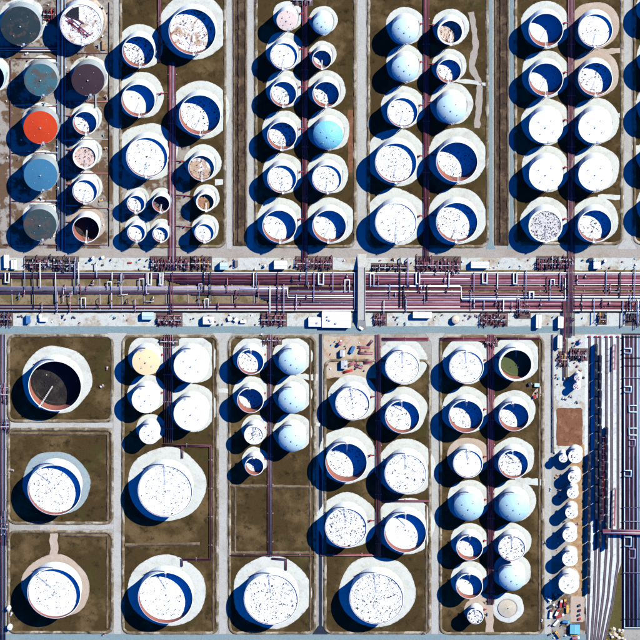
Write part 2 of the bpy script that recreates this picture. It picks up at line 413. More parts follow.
for (x, y, s) in ((117, 333, 1), (222.5, 333, 1), (435, 333, 1), (548, 333, 1), (361.5, 249, -1), (627, 249, -1)):
    sheet('road', [(x - 10, y), (x + 10, y), (x + 4, y + 9 * s), (x - 4, y + 9 * s)], RD + .06, M['road'])
rect_sheet('road', 10, 422.5, 113, 427.5, RD, M['road'], .8)
rect_sheet('road', 40, 525, 113, 529.5, RD, M['road'], .8)
ribbon('gravel_path', [(54, 527), (54.5, 545), (54, 562)], 8, RD + .04, M['padtan'], 1.2)
for pts, wd, mt in (([(471, 12), (474, 30), (476, 46), (471, 66), (480, 84), (478, 112), (477, 128)], 6, 'roadtan'), ([(455, 80), (470, 82), (489, 85)], 4, 'pad'),
                    ([(598, 52), (612, 51), (624, 50)], 5, 'padtan'), ([(598, 115), (624, 116)], 5, 'pad'), ([(598, 197), (624, 197)], 5, 'pad'), ([(632, 148), (660, 148)], 5, 'pad'),
                    ([(215, 182), (226, 182)], 6, 'pad'), ([(296, 376), (318, 378)], 6, 'pad'), ([(515, 481), (545, 482)], 7, 'pad'), ([(489, 600), (490, 632)], 8, 'padtan'),
                    ([(540, 393), (532, 398), (545, 386)], 6, 'padtan'), ([(470, 596), (500, 600)], 9, 'padtan'), ([(218, 390), (229, 391)], 4, 'pad'), ([(315, 424), (320, 425)], 4, 'pad')):
    ribbon('gravel_path', pts, wd, RD + .05, M[mt], .9)
# the road bridge across the pipe corridor
br = empty('road_bridge', P(361.8, 292))
bo = P(361.8, 292); q0 = P(358.2, 262); q1 = P(365.4, 332)
m = MB(); m.box(0, 0, 4.3, q1.x - q0.x, q0.y - q1.y - 18, .7); m.build('deck', M['road'], br)
for sx in (-1, 1):
    m = MB(); m.box(sx * (q1.x - q0.x - .5) / 2, 0, 5.0, .45, q0.y - q1.y - 18, .9); m.build('parapet', M['concrete'], br)
for sy in (-1, 1):
    L = (q0.y - q1.y - 18) / 2; W = (q1.x - q0.x) / 2
    m = MB()
    m.add([(-W, sy * L, 0), (W, sy * L, 0), (-W, sy * L, 4.99), (W, sy * L, 4.99), (-W - 1, sy * (L + 12), .17), (W + 1, sy * (L + 12), .17)], [(0, 1, 3, 2), (2, 3, 5, 4), (0, 2, 4), (1, 5, 3)])
    m.build('ramp', M['road'], br)
for y in (-16, 0, 16):
    m = MB(); m.box(0, y, 0, q1.x - q0.x - 1, .8, 4.3); m.build('pier', M['concrete'], br)
tag(br, 'pale narrow road bridge crossing over the maroon pipe corridor', 'bridge')

# ---------------------------------------------------------------- storage tanks
HT = 20.0
PADZ = .30
def pad(wx, wy, r, mat, fac=1.42, seed=0):
    rnd = random.Random(seed); n = 112
    ph = [rnd.uniform(0, 6.28) for _ in range(5)]; am = [rnd.uniform(.004, .017) for _ in range(5)]
    R = []
    for k in range(n):
        a = 2 * pi * k / n
        R.append(r * fac * (1 + sum(am[i] * math.sin((i + 2) * a + ph[i]) for i in range(5)) + rnd.uniform(-.004, .004)) + rnd.uniform(-.12, .12))
    m = MB(); vs_ = [(0, 0, PADZ)]; fs = []
    for j, (kf, z) in enumerate(((.62, PADZ), (.88, PADZ - .05), (1, .03))):
        for k in range(n):
            a = 2 * pi * k / n; rr = r * 1.08 if j == 0 else R[k] * kf
            vs_.append((rr * math.cos(a), rr * math.sin(a), z))
    for k in range(n):
        k2 = (k + 1) % n
        fs.append((0, 1 + k, 1 + k2))
        for j in range(2):
            fs.append((1 + j * n + k, 1 + (j + 1) * n + k, 1 + (j + 1) * n + k2, 1 + j * n + k2))
    m.add(vs_, fs)
    o = m.build('gravel_pad', mat, None, True, (wx, wy, rnd.uniform(0, .012)))
    at = o.data.attributes.new('edge', 'FLOAT', 'POINT')
    at.data.foreach_set('value', [0.0] * (1 + n) + [.3] * n + [1.0] * n)
    return tag(o, kind='structure')

def helix_stair(r, h, a0, a1, mat, root):
    n = 34; m = MB()
    for k in range(n):
        t = (k + .5) / n; a = a0 + (a1 - a0) * t; z = h * t
        m.box((r + .75) * math.cos(a), (r + .75) * math.sin(a), z, 1.2, .8, .18, a)
    st = m.build('stairway', mat, root)
    pts = []
    for k in range(17):
        t = k / 16; a = a0 + (a1 - a0) * t; pts.append(((r + 1.35) * math.cos(a), (r + 1.35) * math.sin(a), h * t + 1.0))
    m = MB(); m.tube(pts, .09, 5); m.build('handrail', mat, st)

WHITE = (.74, .79, .84)
ti = 0
def tank(cx, cy, r, kind, f, label, group, hs=1.0, colr=None, dirt=.35, rust=0.0, inner='rustwall', padmat='pad', padfac=1.48, rimw=0.0, shell='shell', ladder=None, legs=1.0, rise=None, inlet=None):
    global ti; ti += 1
    rnd = random.Random(ti * 31 + 5)
    h = HT * hs; c = P(cx, cy, PADZ + h); sc = S(cx, cy) * 1.012; R = r * sc
    if padmat: pad(c.x, c.y, R, M[padmat], padfac, ti)
    root = empty('storage_tank', (c.x, c.y, PADZ)); tag(root, label, 'storage tank', group)
    N = 64
    low = cy > 260
    if kind == 'F':
        d = f * 2 * R * HT / 26.6 * 1.0
        d = max(.7, min(d, h - 3)); zd = h - d
        m = MB(); th = .22
        m.lathe([(R, -.1), (R, h)], N); m.lathe([(R, h), (R - th, h)], N); m.lathe([(R - th, h), (R - th, zd - .4)], N, m=1)
        m.build('shell', [M[shell], M[inner]], root, False)
        m = MB(); g = .55 + rimw
        m.lathe([(R, h - .55), (R + .45, h - .45), (R + .45, h - .33), (R, h - .33)], N)
        if rimw: m.lathe([(R - rimw, h - .5), (R - rimw, h + .12), (R + .3, h + .12), (R + .3, h - .2)], N)
        m.build('wind_girder', M[shell], root)
        # pontoon ring, then the deck slightly lower
        m = MB(); ri = R - .42
        m.lathe([(ri, zd - .5), (ri, zd + .3), (ri * .90, zd + .22), (ri * .885, zd)], N); m.disc(ri * .885, zd, N)
        fr = m.build('floating_roof', M['deck'], root)
        fr.color = (*(colr or WHITE), 1); fr['dirt'] = dirt; fr['rust'] = rust
        m = MB(); m.lathe([(R - th, zd + .1), (ri - .25, zd + .42)], N); m.build('rim_seal', M['darksteel'] if colr else M['steel'], fr)
        # legs and deck fittings: small posts over the deck
        m = MB(); nr = max(1, int(ri / 4.3))
        for k in range(nr):
            rr = ri * (k + .8) / nr * .93; nn = max(4, int(2 * pi * rr / 6.2))
            for q in range(nn):
                if rnd.random() > .42 * legs: continue
                a = 2 * pi * (q + rnd.uniform(-.3, .3)) / nn + k * .4; rr = min(ri * .95, ri * (k + .8) / nr * .93 * rnd.uniform(.88, 1.08))
                m.cyl(rr * math.cos(a), rr * math.sin(a), zd, zd + rnd.uniform(.7, 1.5), rnd.uniform(.22, .4), 6)
        if m.v:
            lg = m.build('roof_legs', M['darksteel'], fr); lg['kind'] = 'stuff'
        m = MB(); aa = rnd.uniform(0, 6.28); m.cyl(ri * .45 * math.cos(aa), ri * .45 * math.sin(aa), zd, zd + .8, .55, 10); m.build('manhole', M['steel'], fr)
        m = MB(); m.cyl(0, 0, zd, zd + .6, .6, 10); m.build('roof_drain', M['darksteel'], fr)
        # rolling ladder from the rim to the deck centre
        s = 1 if low else -1
        if ladder is None: la = s * pi / 2 + rnd.uniform(-.08, .08) + (0 if not (low and r > 24) else .5 * (1 if cx < 100 else 0))
        else: la = ladder
        u = Vector((math.cos(la), math.sin(la), 0)); v = Vector((-u.y, u.x, 0))
        A = u * (R - .3) + Vector((0, 0, h + .35)); reach = max(.15, 1 - max(.75, d / R * .9))
        B = u * (R * min(.5, reach)) + Vector((0, 0, zd + .55))
        m = MB()
        for sg in (-1, 1): m.tube([A + v * sg * .42, B + v * sg * .42], .13, 5)
        for k in range(14):
            p = A + (B - A) * ((k + .5) / 14); m.tube([p + v * .42, p - v * .42], .10, 4)
        m.build('rolling_ladder', M['white'] if f > .2 else M['steel'], root)
        m = MB(); m.box(A.x + u.x * .4, A.y + u.y * .4, h + .15, 2.0, 2.0, .16, la); m.build('gauge_platform', M['white'], root)
        m = MB(); pp = u * (R - 1.3) + v * 1.6; m.cyl(pp.x, pp.y, zd + .2, h + .6, .28, 8); m.build('gauge_pole', M['steel'], root)
    else:
        m = MB(); m.lathe([(R, -.1), (R, h)], N); m.build('shell', M[shell], root)
        if kind == 'D':
            ang = math.radians(rise or 47); RS = R / math.sin(ang); prof = []
            for k in range(13):
                a = ang * (1 - k / 12); prof.append((max(.02, RS * math.sin(a)), h + RS * (math.cos(a) - math.cos(ang))))
            zf = lambda q: h + math.sqrt(RS * RS - q * q) - RS * math.cos(ang)
        else:
            slope = (rise or 4) / 60.0; prof = [(R + .25, h - .1), (R + .25, h + .08), (R * .97, h + .15), (.02, h + .15 + R * slope)]
            zf = lambda q: h + .15 + (R - q) * slope
        m = MB(); m.lathe(prof, N)
        rf = m.build('roof', M['patch'] if kind == 'P' else M['deck'], root, kind == 'D')
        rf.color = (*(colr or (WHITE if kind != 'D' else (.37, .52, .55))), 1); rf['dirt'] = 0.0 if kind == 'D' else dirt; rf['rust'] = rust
        if kind == 'D':
            # lap seams of the dome panels
            m = MB()
            for k in range(12):
                a = 2 * pi * k / 12 + .2
                m.tube([(q * math.cos(a), q * math.sin(a), zf(q) + .02) for q in (R * .985, R * .8, R * .6, R * .4, R * .22)], .07, 4)
            m.build('roof_rib', M[shell], rf)
        for k in range(4):
            a = pi / 4 + k * pi / 2 + .15; q = R * (.52 if kind != 'P' else .6)
            vr = .6 if kind == 'P' else 1; m = MB(); m.cyl(0, 0, -.3, .75 * vr, .32 * vr, 8); m.cyl(0, 0, .75 * vr, .95 * vr, .5 * vr, 8); m.build('vent', M['steel'], rf, False, (q * math.cos(a), q * math.sin(a), zf(q)))
        m = MB(); m.cyl(0, 0, -.3, .9, .45, 8); m.cyl(0, 0, .9, 1.15, .7, 8); m.build('centre_vent', M['steel'], rf, False, (0, 0, zf(.2)))
        a = (pi * .62 if low else -pi * .45); 
        m = MB(); m.box((R - .8) * math.cos(a), (R - .8) * math.sin(a), zf(R - .5) - .2, 2.4, 2.0, .45, a); m.build('gauge_platform', M['steel'], root)
        m = MB()
        m.tube([((R - .3) * math.cos(b), (R - .3) * math.sin(b), zf(R - .3) + 1.0) for b in [a - .35 + .7 * k / 8 for k in range(9)]], .08, 4)
        for b in (a - .35, a, a + .35): m.tube([((R - .3) * math.cos(b), (R - .3) * math.sin(b), zf(R - .3) - .1), ((R - .3) * math.cos(b), (R - .3) * math.sin(b), zf(R - .3) + 1.0)], .08, 4)
        m.build('guard_rail', M['steel'], root)
    a0 = (pi * .5 if low else -pi * .5); helix_stair(R, h, a0 + min(2.2, 26 / R), a0, M['steel'], root)
    # manway and inlet pipe with its valve
    a = pi * .3; m = MB(); m.box((R + .25) * math.cos(a), (R + .25) * math.sin(a), .4, .6, 1.1, 1.1, a); m.build('manway', M['steel'], root)
    if inlet:
        ex, ey = P(*inlet).x - c.x, P(*inlet).y - c.y
        ang = math.atan2(ey, ex); ux, uy = math.cos(ang), math.sin(ang); L = math.hypot(ex, ey)
        if L > R + 1:
            m = MB(); m.tube([(ux * (R - .1), uy * (R - .1), .9), (ex, ey, .9)], .42, 8); pp = m.build('inlet_pipe', M['rust'], root)
            t = R + (L - R) * .45; m = MB(); m.box(ux * t, uy * t, .2, 1.3, 1.5, 1.6, ang); m.cyl(ux * t, uy * t, 1.8, 2.6, .15, 6); m.cyl(ux * t, uy * t, 2.6, 2.75, .7, 10); m.build('valve', M['red'], pp)
    return root

LOOK = {
 'deep': ['open-topped white tank, roof sunk deep in blue shadow'],
 'mid': ['open white tank, floating roof half shaded'],
 'low': ['white tank with speckled floating roof near the rim'],
 'dome': ['white domed tank shading to blue'],
 'cone': ['plain bright white cone-roofed tank'],
}
ORD = ['first', 'second', 'third', 'fourth', 'fifth', 'sixth', 'seventh', 'eighth', 'ninth', 'tenth', 'eleventh', 'twelfth']
def column(block, side, tanks, inlet_x=None):
    for i, t in enumerate(tanks):
        cx, cy, r, k, f = t[:5]; o = dict(t[5]) if len(t) > 5 else {}
        look = o.pop('look', None)
        if not look:
            look = (LOOK['deep' if f > .46 else 'mid' if f > .19 else 'low'] if k == 'F' else LOOK['dome' if k == 'D' else 'cone'])[0]
        place = '%s down %s column, %s block' % (ORD[i], side, block)
        if inlet_x is not None and 'inlet' not in o: o['inlet'] = (inlet_x, cy - 8)
        tank(cx, cy, r, k, f, look + ', ' + place, 'tanks of the %s block' % block, **o)
G = dict(shell='shellgrey', padfac=1.22)
column('upper-left corner', 'left', [
    (20.5, 26, 19.5, 'P', 0, dict(G, look='slate grey fixed-roof tank browned along one edge', colr=(.013, .028, .034), dirt=.2, rust=.62)),
    (40.8, 80, 16.2, 'P', 0, dict(G, look='patchy teal-blue fixed-roof tank', colr=(.035, .115, .14), dirt=.35, rust=.75)),
    (40.5, 127.5, 16.5, 'P', 0, dict(G, look='bright orange-red fixed-roof tank', colr=(.42, .036, .007), dirt=.05, rust=.02)),
    (40.6, 175, 16.3, 'P', 0, dict(G, look='smooth mid-blue fixed-roof tank', colr=(.032, .135, .23), dirt=.1, rust=.05)),
    (40, 225, 16, 'P', 0, dict(G, look='dark grey-blue streaked fixed-roof tank', colr=(.026, .050, .056), dirt=.3, rust=.75))], 58)
column('upper-left corner', 'right', [
    (81, 24.5, 20.4, 'F', .03, dict(look='white tank with maroon streaks and open roof sector', dirt=.5, rust=.62, padfac=1.2, padmat='padtan')),
    (88, 80, 16, 'P', 0, dict(G, look='dark purple-brown fixed-roof tank', colr=(.034, .019, .026), dirt=.1, rust=.1)),
    (85, 123, 11.6, 'F', .5, dict(padfac=1.3, dirt=.45)),
    (85, 157, 11.6, 'F', .08, dict(look='white-rimmed tank with rusty brown floating roof', colr=(.55, .42, .36), dirt=.5, rust=.6, rimw=1.2, padfac=1.3)),
    (85, 191.6, 12, 'F', .2, dict(padfac=1.3, dirt=.25)),
    (86, 229.4, 13, 'F', .8, dict(look='open tank with black deep interior and red wall', colr=(.02, .02, .022), padmat='padtan', padfac=1.35))], 66)
st = [o for o in col.objects if o.get('label', '').startswith('white tank with maroon streaks')][0]
Rk = 20.2 * S(81, 24.5); zt = HT - .62
m = MB(); a0, a1 = math.radians(96), math.radians(152)
m.add([(Rk * .18 * math.cos((a0 + a1) / 2), Rk * .18 * math.sin((a0 + a1) / 2), zt)] + [(Rk * .9 * math.cos(a0 + (a1 - a0) * k / 8), Rk * .9 * math.sin(a0 + (a1 - a0) * k / 8), zt) for k in range(9)], [(0, k + 1, k + 2) for k in range(8)])
m.build('open_roof_sector', M['black'], st)
rb = random.Random(3); beams = [(-.62, .22, .30, -.62, .7, 'rust'), (-.50, .30, .46, -.56, .6, 'rust'), (.30, -.62, .58, -.42, 1.3, 'rust'), (-.78, .42, -.45, .18, .7, 'rust3'), (-.2, .28, .15, .02, 1.4, 'rust2')]
for k in range(34):
    t = rb.random(); x = -.66 + 1.0 * t + rb.uniform(-.13, .15); y = .2 - .85 * t + rb.uniform(-.15, .1); L = rb.uniform(.03, .13)
    if x * x + y * y < .66: beams.append((x, y, x + L, y - L * rb.uniform(.5, 1.1), rb.uniform(.3, 1.5), rb.choice(('rust', 'rust3', 'red', 'rust2'))))
for (x0, y0, x1, y1, wd, mt) in beams:
    L = math.hypot(x1 - x0, y1 - y0) * Rk
    m = MB(); m.box((x0 + x1) / 2 * Rk, (y0 + y1) / 2 * Rk, zt - .05, L, wd, .35, math.atan2(y1 - y0, x1 - x0)); m.build('roof_beam' if L > 4 else 'roof_plate', M[mt], st)
tank(-12, 78, 16, 'F', .4, 'teal-rimmed dark tank cut off by the left picture edge', 'tanks of the upper-left corner block', padfac=1.25, colr=(.01, .02, .035), shell='roofteal')
column('second upper', 'left', [
    (138.4, 51.6, 15.6, 'F', .46, dict(dirt=.75, rust=.2, look='open white tank with brown-blotched half-shaded roof')), (138.4, 100.4, 16.3, 'F', .4, dict(dirt=.0, legs=0, look='open white tank with clean half-shaded roof')),
    (147, 157.4, 20.2, 'F', .11, dict(dirt=.3))], 168)
column('second upper', 'right', [
    (192.4, 31.6, 23, 'F', .24, dict(dirt=.5, rust=.72, look='large open white tank with yellow-stained roof')), (200, 115, 20.2, 'F', .42, dict(dirt=.45)),
    (201.4, 168, 12.6, 'F', .2, dict(rust=.9, look='open white tank with rust-orange floating roof')), (205.6, 202, 9, 'F', .33, dict(rust=.7, colr=(.3, .15, .1), rimw=1.0, hs=.85, look='small white-rimmed tank with dark rusty roof')),
    (204.4, 233, 9.3, 'F', .22, dict(hs=.9, dirt=.1, look='small open white tank, teal-shaded roof'))], 172)
for cx, cy, r, f, nm, o in ((136, 204, 8.6, .32, 'upper left', dict(dirt=.6)), (161, 204, 8.3, .75, 'upper right', dict(dirt=.6, colr=(.12, .1, .1))), (136.4, 233, 8.6, .28, 'lower left', dict(dirt=.2)), (160.6, 234.4, 7.6, .35, 'lower right', dict(dirt=.6))):
    tank(cx, cy, r, 'F', f, 'small open tank, %s of four clustered in second upper block' % nm, 'tanks of the second upper block', hs=.82, padfac=1.5, **o)
column('third upper', 'left', [
    (287, 20.5, 10, 'C', 0, dict(look='small pale pink cone-roofed tank', colr=(.55, .45, .40), dirt=.2, rust=.1, padfac=1.5)), (284, 56, 13.2, 'F', .13, dict(dirt=.05, legs=.3)), (283.4, 94, 12.7, 'F', .4, dict(dirt=.55)),
    (282, 136, 14.1, 'F', .52, dict(dirt=.6)), (282, 179, 14.1, 'F', .18, dict(dirt=.3)), (279.4, 226.4, 16.4, 'F', .4, dict(dirt=.3))], 304)
column('third upper', 'right', [
    (322.6, 25, 9.7, 'D', 0), (322, 59.4, 9.3, 'F', .75), (326, 94.4, 12.9, 'F', .58, dict(dirt=.5)), (328, 135, 14.7, 'D', 0, dict(look='teal-tinted domed tank', colr=(.14, .42, .52), rust=.1)),
    (327, 179, 14.3, 'F', .12, dict(dirt=.4, rust=.15)), (329.4, 226.4, 16.4, 'F', .42, dict(dirt=.3))], 306)
column('fourth upper', 'left', [
    (405, 31, 13.2, 'D', 0), (405, 69, 13.2, 'D', 0), (402.6, 112.4, 14.8, 'F', .17, dict(dirt=.3)), (396, 163, 20.2, 'F', .14, dict(dirt=.45, rust=.15)), (396, 223, 20.2, 'F', .04, dict(dirt=.3))], 424)
column('fourth upper', 'right', [
    (450.6, 32, 12.6, 'F', .42, dict(look='thick-rimmed open tank with brown mottled roof', colr=(.55, .46, .4), dirt=.6, rust=.6, rimw=1.3)), (449, 71, 11.8, 'F', .48, dict(dirt=.5)),
    (451.4, 109, 14.6, 'D', 0), (457, 162, 20.2, 'F', .52, dict(dirt=.45)), (457, 222.4, 20.2, 'F', .26, dict(dirt=.5))], 428)
column('fifth upper', 'left', [
    (546, 30, 16.7, 'F', .58, dict(dirt=0, legs=.2)), (546, 79.5, 16.6, 'F', .58, dict(dirt=.2, legs=.3)), (546, 127, 16.5, 'C', 0, dict(dirt=0)), (546, 174.5, 16.5, 'C', 0, dict(dirt=0)),
    (545.5, 226, 16.3, 'F', .03, dict(look='white-rimmed tank with grey mottled shallow roof', colr=(.52, .51, .49), dirt=.75, rimw=1.0))], 569)
column('fifth upper', 'right', [
    (595.5, 30.5, 16.6, 'F', .12, dict(dirt=.25, padmat='padtan')), (595.5, 79, 16.6, 'F', .36, dict(dirt=.5, padmat='padtan')), (595.5, 127, 16.5, 'C', 0, dict(dirt=0)), (595.5, 174.5, 16.5, 'C', 0, dict(dirt=0)),
    (595, 226, 16.4, 'F', .38, dict(dirt=.4))], 574)
for i, cy in enumerate((10, 63, 110, 161, 210)):
    tank(661.5, cy, 16.5, 'C', 0, 'tank beyond the right edge throwing a shadow into frame, %s from top' % ORD[i], 'tanks beyond the right edge', dirt=0)
column('lower-left', 'single', [
    (55, 386, 25.9, 'F', .4, dict(look='large open tank with black floating roof', colr=(.012, .011, .011), dirt=.2, rust=.25, padfac=1.36, rimw=.4, inner='rustwall', ladder=-2.2)),
    (54.4, 490, 26, 'F', .15, dict(dirt=.4, padmat='padteal', padfac=1.3, look='large white floating-roof tank on grey-teal pad')), (54, 593.6, 26, 'F', .11, dict(dirt=.3, padmat='padtan', padfac=1.3, look='large white floating-roof tank on tan pad'))])
column('second lower', 'left', [
    (146, 362, 13.4, 'C', 0, dict(look='cream-yellow cone-roofed tank', colr=(.66, .52, .30), dirt=0)), (145.6, 400, 13.3, 'C', 0, dict(dirt=0)), (149.4, 434.4, 9.8, 'C', 0, dict(dirt=0, look='small white cone-roofed tank'))], 164)
column('second lower', 'right', [(191.2, 366, 16.9, 'C', 0, dict(dirt=0)), (191.2, 414, 17, 'C', 0, dict(dirt=0))], 172)
tank(165.2, 491.4, 26.6, 'F', .03, 'large white floating-roof tank, upper of two on white pads in second lower block', 'tanks of the second lower block', dirt=.3, padfac=1.48, ladder=pi / 2)
tank(165.5, 598, 26.7, 'F', .2, 'large open white tank with red inner wall, lower in second lower block', 'tanks of the second lower block', dirt=.3, padfac=1.45)
column('third lower', 'left', [(250.6, 362, 12.8, 'F', .3, dict(dirt=.5)), (250.4, 400.6, 12.7, 'F', .7), (254.2, 435, 9.5, 'F', .05, dict(dirt=.7, rimw=1.2)), (254.4, 466.4, 9, 'F', .7)], 266)
column('third lower', 'right', [(292, 362.4, 13.3, 'D', 0), (291.8, 400.8, 13.3, 'D', 0), (292, 439, 13.4, 'D', 0)], 274)
tank(271, 599.6, 26.4, 'F', .03, 'large white tank with ringed speckles on roof, alone at foot of third lower block', 'tanks of the third lower block', dirt=.5, rust=.12, padfac=1.48)
column('fourth lower', 'left', [(352.6, 404, 16.6, 'F', .06, dict(dirt=.35)), (346.4, 462.6, 20.2, 'F', .46, dict(dirt=.4)), (346, 528, 20.3, 'F', .05, dict(dirt=.6, rust=.5))], 375)
column('fourth lower', 'right', [(402.4, 367.5, 16.6, 'F', .04, dict(dirt=.25)), (402.4, 417, 16.7, 'F', .33, dict(dirt=.4)), (405.6, 474, 20.3, 'F', .03, dict(dirt=.45)), (405.4, 533, 20.4, 'F', .27, dict(dirt=.2, legs=.4))], 381)
tank(376.6, 599, 26.4, 'F', .03, 'large white tank with dark-dashed roof, alone at foot of fourth lower block', 'tanks of the fourth lower block', dirt=.6, padfac=1.45)
column('fifth lower', 'left', [(466.4, 367.4, 16.6, 'F', .06, dict(dirt=.35)), (466, 416.6, 16.6, 'F', .48, dict(dirt=.4)), (468, 464, 14.3, 'F', .07, dict(dirt=.05, padmat='padtan')), (468.8, 507, 14.6, 'D', 0, dict(colr=(.30, .47, .50))),
    (469.6, 548, 12.8, 'F', .47, dict(dirt=.3)), (469.4, 586.4, 12.9, 'F', .47, dict(dirt=.2)), (475.4, 616.6, 7.7, 'F', .1, dict(look='small white tank with dark-blotched roof', dirt=.8, hs=.85, padmat='padtan', padfac=1.5))], 487)
column('fifth lower', 'right', [(516, 364.6, 16.6, 'F', .52, dict(look='thick white-rimmed open tank with green roof', colr=(.07, .09, .035), dirt=0, rust=0, rimw=1.5)), (514, 417, 14.6, 'F', .52, dict(dirt=.3)), (513.4, 464.4, 14.5, 'F', .28, dict(dirt=.6)),
    (514, 507.5, 15, 'D', 0, dict(colr=(.30, .47, .50))), (512, 548.4, 13.1, 'F', .06, dict(dirt=.6)), (512, 578.6, 13, 'D', 0)], 495)
# the tank being built: a low tan cone on a ring of white stone
cc = P(508, 607.6); pad(cc.x, cc.y, 11, M['pad'], 1.5, 999)
ft = empty('tank_foundation', (cc.x, cc.y, PADZ)); R = 9.2
m = MB(); m.lathe([(R + .9, -.1), (R + .9, .9), (R, .9), (R, .5)], 48); m.build('ring_wall', M['concrete'], ft)
m = MB(); m.lathe([(R, .5), (.02, 1.6)], 48); m.build('sand_base', M['sandbase'], ft)
m = MB(); m.cyl(0, 0, 1.4, 2.0, .5, 10); m.build('centre_sump', M['darksteel'], ft)
tag(ft, 'low tan circular tank base in a ring of white stone', 'tank foundation')
# small tanks beside the rail yard
RY = [(563.2, 458.4, 4, .7), (575.5, 456.4, 6.8, .72), (574.4, 477, 6, .7), (572.8, 493, 5.5, .75), (571.6, 512.6, 6, .8), (570, 535, 7, .85), (570, 559, 7.4, .85), (569, 584, 9.9, .88)]
NM = ['slender white tank beside the widest of the row below red clay', 'white cone-roofed tank just below the red clay patch']
for i, (cx, cy, r, hs) in enumerate(RY):
    lb = NM[i] if i < 2 else 'small white cone-roofed tank beside wagons, %s down below red clay' % ORD[i - 1]
    if i == 7: lb = 'largest white cone-roofed tank beside the wagons, lowest of its row'
    tank(cx, cy, r, 'C', 0, lb, 'small tanks beside the wagons', hs=hs, dirt=.12, rust=.16 if i in (5, 6) else 0, padmat='pad' if i < 3 else 'padtan', padfac=1.15, colr=(.78, .78, .76))
for i, (cx, cy) in enumerate(((578, 378), (577, 386.6))):
    tank(cx, cy, 3.5, 'C', 0, 'tiny pinkish tank above the red clay patch, %s one' % ('upper', 'lower')[i], 'tiny pinkish tanks above the red clay', hs=.55, dirt=.1, padfac=1.2, colr=(.64, .52, .48))

# ---------------------------------------------------------------- pipes
def pipe(pts, dia, mat, label, group, z=1.3, loops=None):
    p0 = P(*pts[0][:2]); o = Vector((p0.x, p0.y, 0))
    W = []
    for p in pts:
        q = P(p[0], p[1]); W.append(Vector((q.x, q.y, p[2] if len(p) > 2 else z)) - o)
    m = MB(); m.tube(W, dia / 2, 8)
    ob = m.build('pipeline', M[mat], None, True, o); tag(ob, label, 'pipe', group)
    for (x0, y0, x1, y1, horiz) in loops or []:
        # expansion loop: two legs and a cross-over lifted above the run
        zz = z + 1.6
        if horiz: L = [(x0, y0), (x0, y1), (x1, y1), (x1, y0)]
        else: L = [(x0, y0), (x1, y0), (x1, y1), (x0, y1)]
        Q = [P(*q) for q in L]; Q = [Vector((q.x, q.y, zz)) - o for q in Q]
        Q = [Q[0] - Vector((0, 0, 1.6))] + Q + [Q[-1] - Vector((0, 0, 1.6))]
        m = MB(); m.tube(Q, max(.42, dia * .5), 8); m.build('expansion_loop', M[mat], ob, True)
    return ob
sup0 = None
def support(px, py, length, rz, z=.9, label='low concrete sleeper carrying corridor pipes', group='pipe sleepers', wd=.7):
    q = P(px, py); m = MB(); m.box(0, 0, 0, length, wd, z)
    o = m.build('pipe_support', M['concrete'], None, False, q); o.rotation_euler = (0, 0, rz)
    return tag(o, label, 'pipe support', group)
def bundle(pts, n, spacing, mats, label, group, dia=.8, z=1.3, horiz=False, sup=24):
    k = 0
    for i in range(n):
        off = (i - (n - 1) / 2) * spacing
        q = []
        for j, p in enumerate(pts):
            a = pts[j - 1] if j else None; b = pts[j + 1] if j < len(pts) - 1 else None
            ox = oy = 0
            for s_, e_ in ((a, p), (p, b)):
                if s_ is None or e_ is None: continue
                if abs(e_[0] - s_[0]) < abs(e_[1] - s_[1]): ox = off * (1 if e_[1] > s_[1] else -1)
                else: oy = -off * (1 if e_[0] > s_[0] else -1)
            q.append((p[0] + ox, p[1] + oy) + tuple(p[2:]))
        pipe(q, dia * random.uniform(.85, 1.1), mats[i % len(mats)], label, group, z)
    for j in range(len(pts) - 1):
        a, b = pts[j], pts[j + 1]; L = math.hypot(b[0] - a[0], b[1] - a[1]); c = int(L / sup)
        for t in range(c):
            u = (t + .5) / c; x, y = a[0] + (b[0] - a[0]) * u, a[1] + (b[1] - a[1]) * u
            vert = abs(b[0] - a[0]) < abs(b[1] - a[1])
            zz = (a[2] + (b[2] - a[2]) * u if len(a) > 2 else z) - dia * .5
            support(x, y, n * spacing + 1, 0 if vert else pi / 2, zz, 'low concrete sleeper under ' + group, 'sleepers under ' + group)

# --- the east-west corridor
CG = 'pipes of the east-west corridor'
def crow(y, dia, mat, x0=-40, x1=690, lab=None, loops=None, z=1.3):
    names = {'rust': 'rust-brown pipe', 'rust2': 'dark maroon pipe', 'rust3': 'pinkish rust pipe', 'lav': 'lavender-grey pipe', 'pale': 'pale grey pipe', 'white': 'white lagged pipe', 'blue': 'blue-grey pipe', 'black': 'black pipe', 'lightblue': 'light blue pipe'}
    nm = names[mat]
    side = lab or ('along the northern side' if y < 284 else 'along the middle' if y < 300 else 'along the southern side')
    pipe([(x0, y), (x1, y)], dia, mat, '%s %s of the pipe corridor' % (nm, side), '%s, %s' % (CG, nm + ' ' + side), z, loops)
H = True
crow(272.4, 1.5, 'pale', loops=[(5.5, 272.4, 9.3, 281.5, H), (148, 272.4, 151.5, 284, H), (160, 272.4, 163, 284, H), (318.5, 272.4, 323.5, 283.5, H), (416, 272.4, 419.5, 283, H), (482.5, 272.4, 487, 282, H), (513.5, 272.4, 516.8, 283, H)])
crow(274.3, .8, 'lav'); crow(275.4, .9, 'rust'); crow(276.5, .9, 'rust2'); crow(277.6, .9, 'rust')
for i, y in enumerate((279, 280.1, 281.2, 282.3, 283.4)):
    crow(y, .9, ('rust', 'rust3', 'rust2', 'rust', 'rust2')[i], x0=165 + 4 * i)
crow(278.3, .7, 'white', x0=372, x1=470); crow(279.6, .7, 'lav', x0=420, x1=690); crow(281.7, .7, 'lav', x0=420, x1=690)
crow(284.0, .8, 'white', x0=444, loops=[(551, 284, 554.3, 278.5, H)])
crow(285.2, .9, 'white', x0=366, x1=460, loops=[(370.5, 285.2, 374, 273, H)])
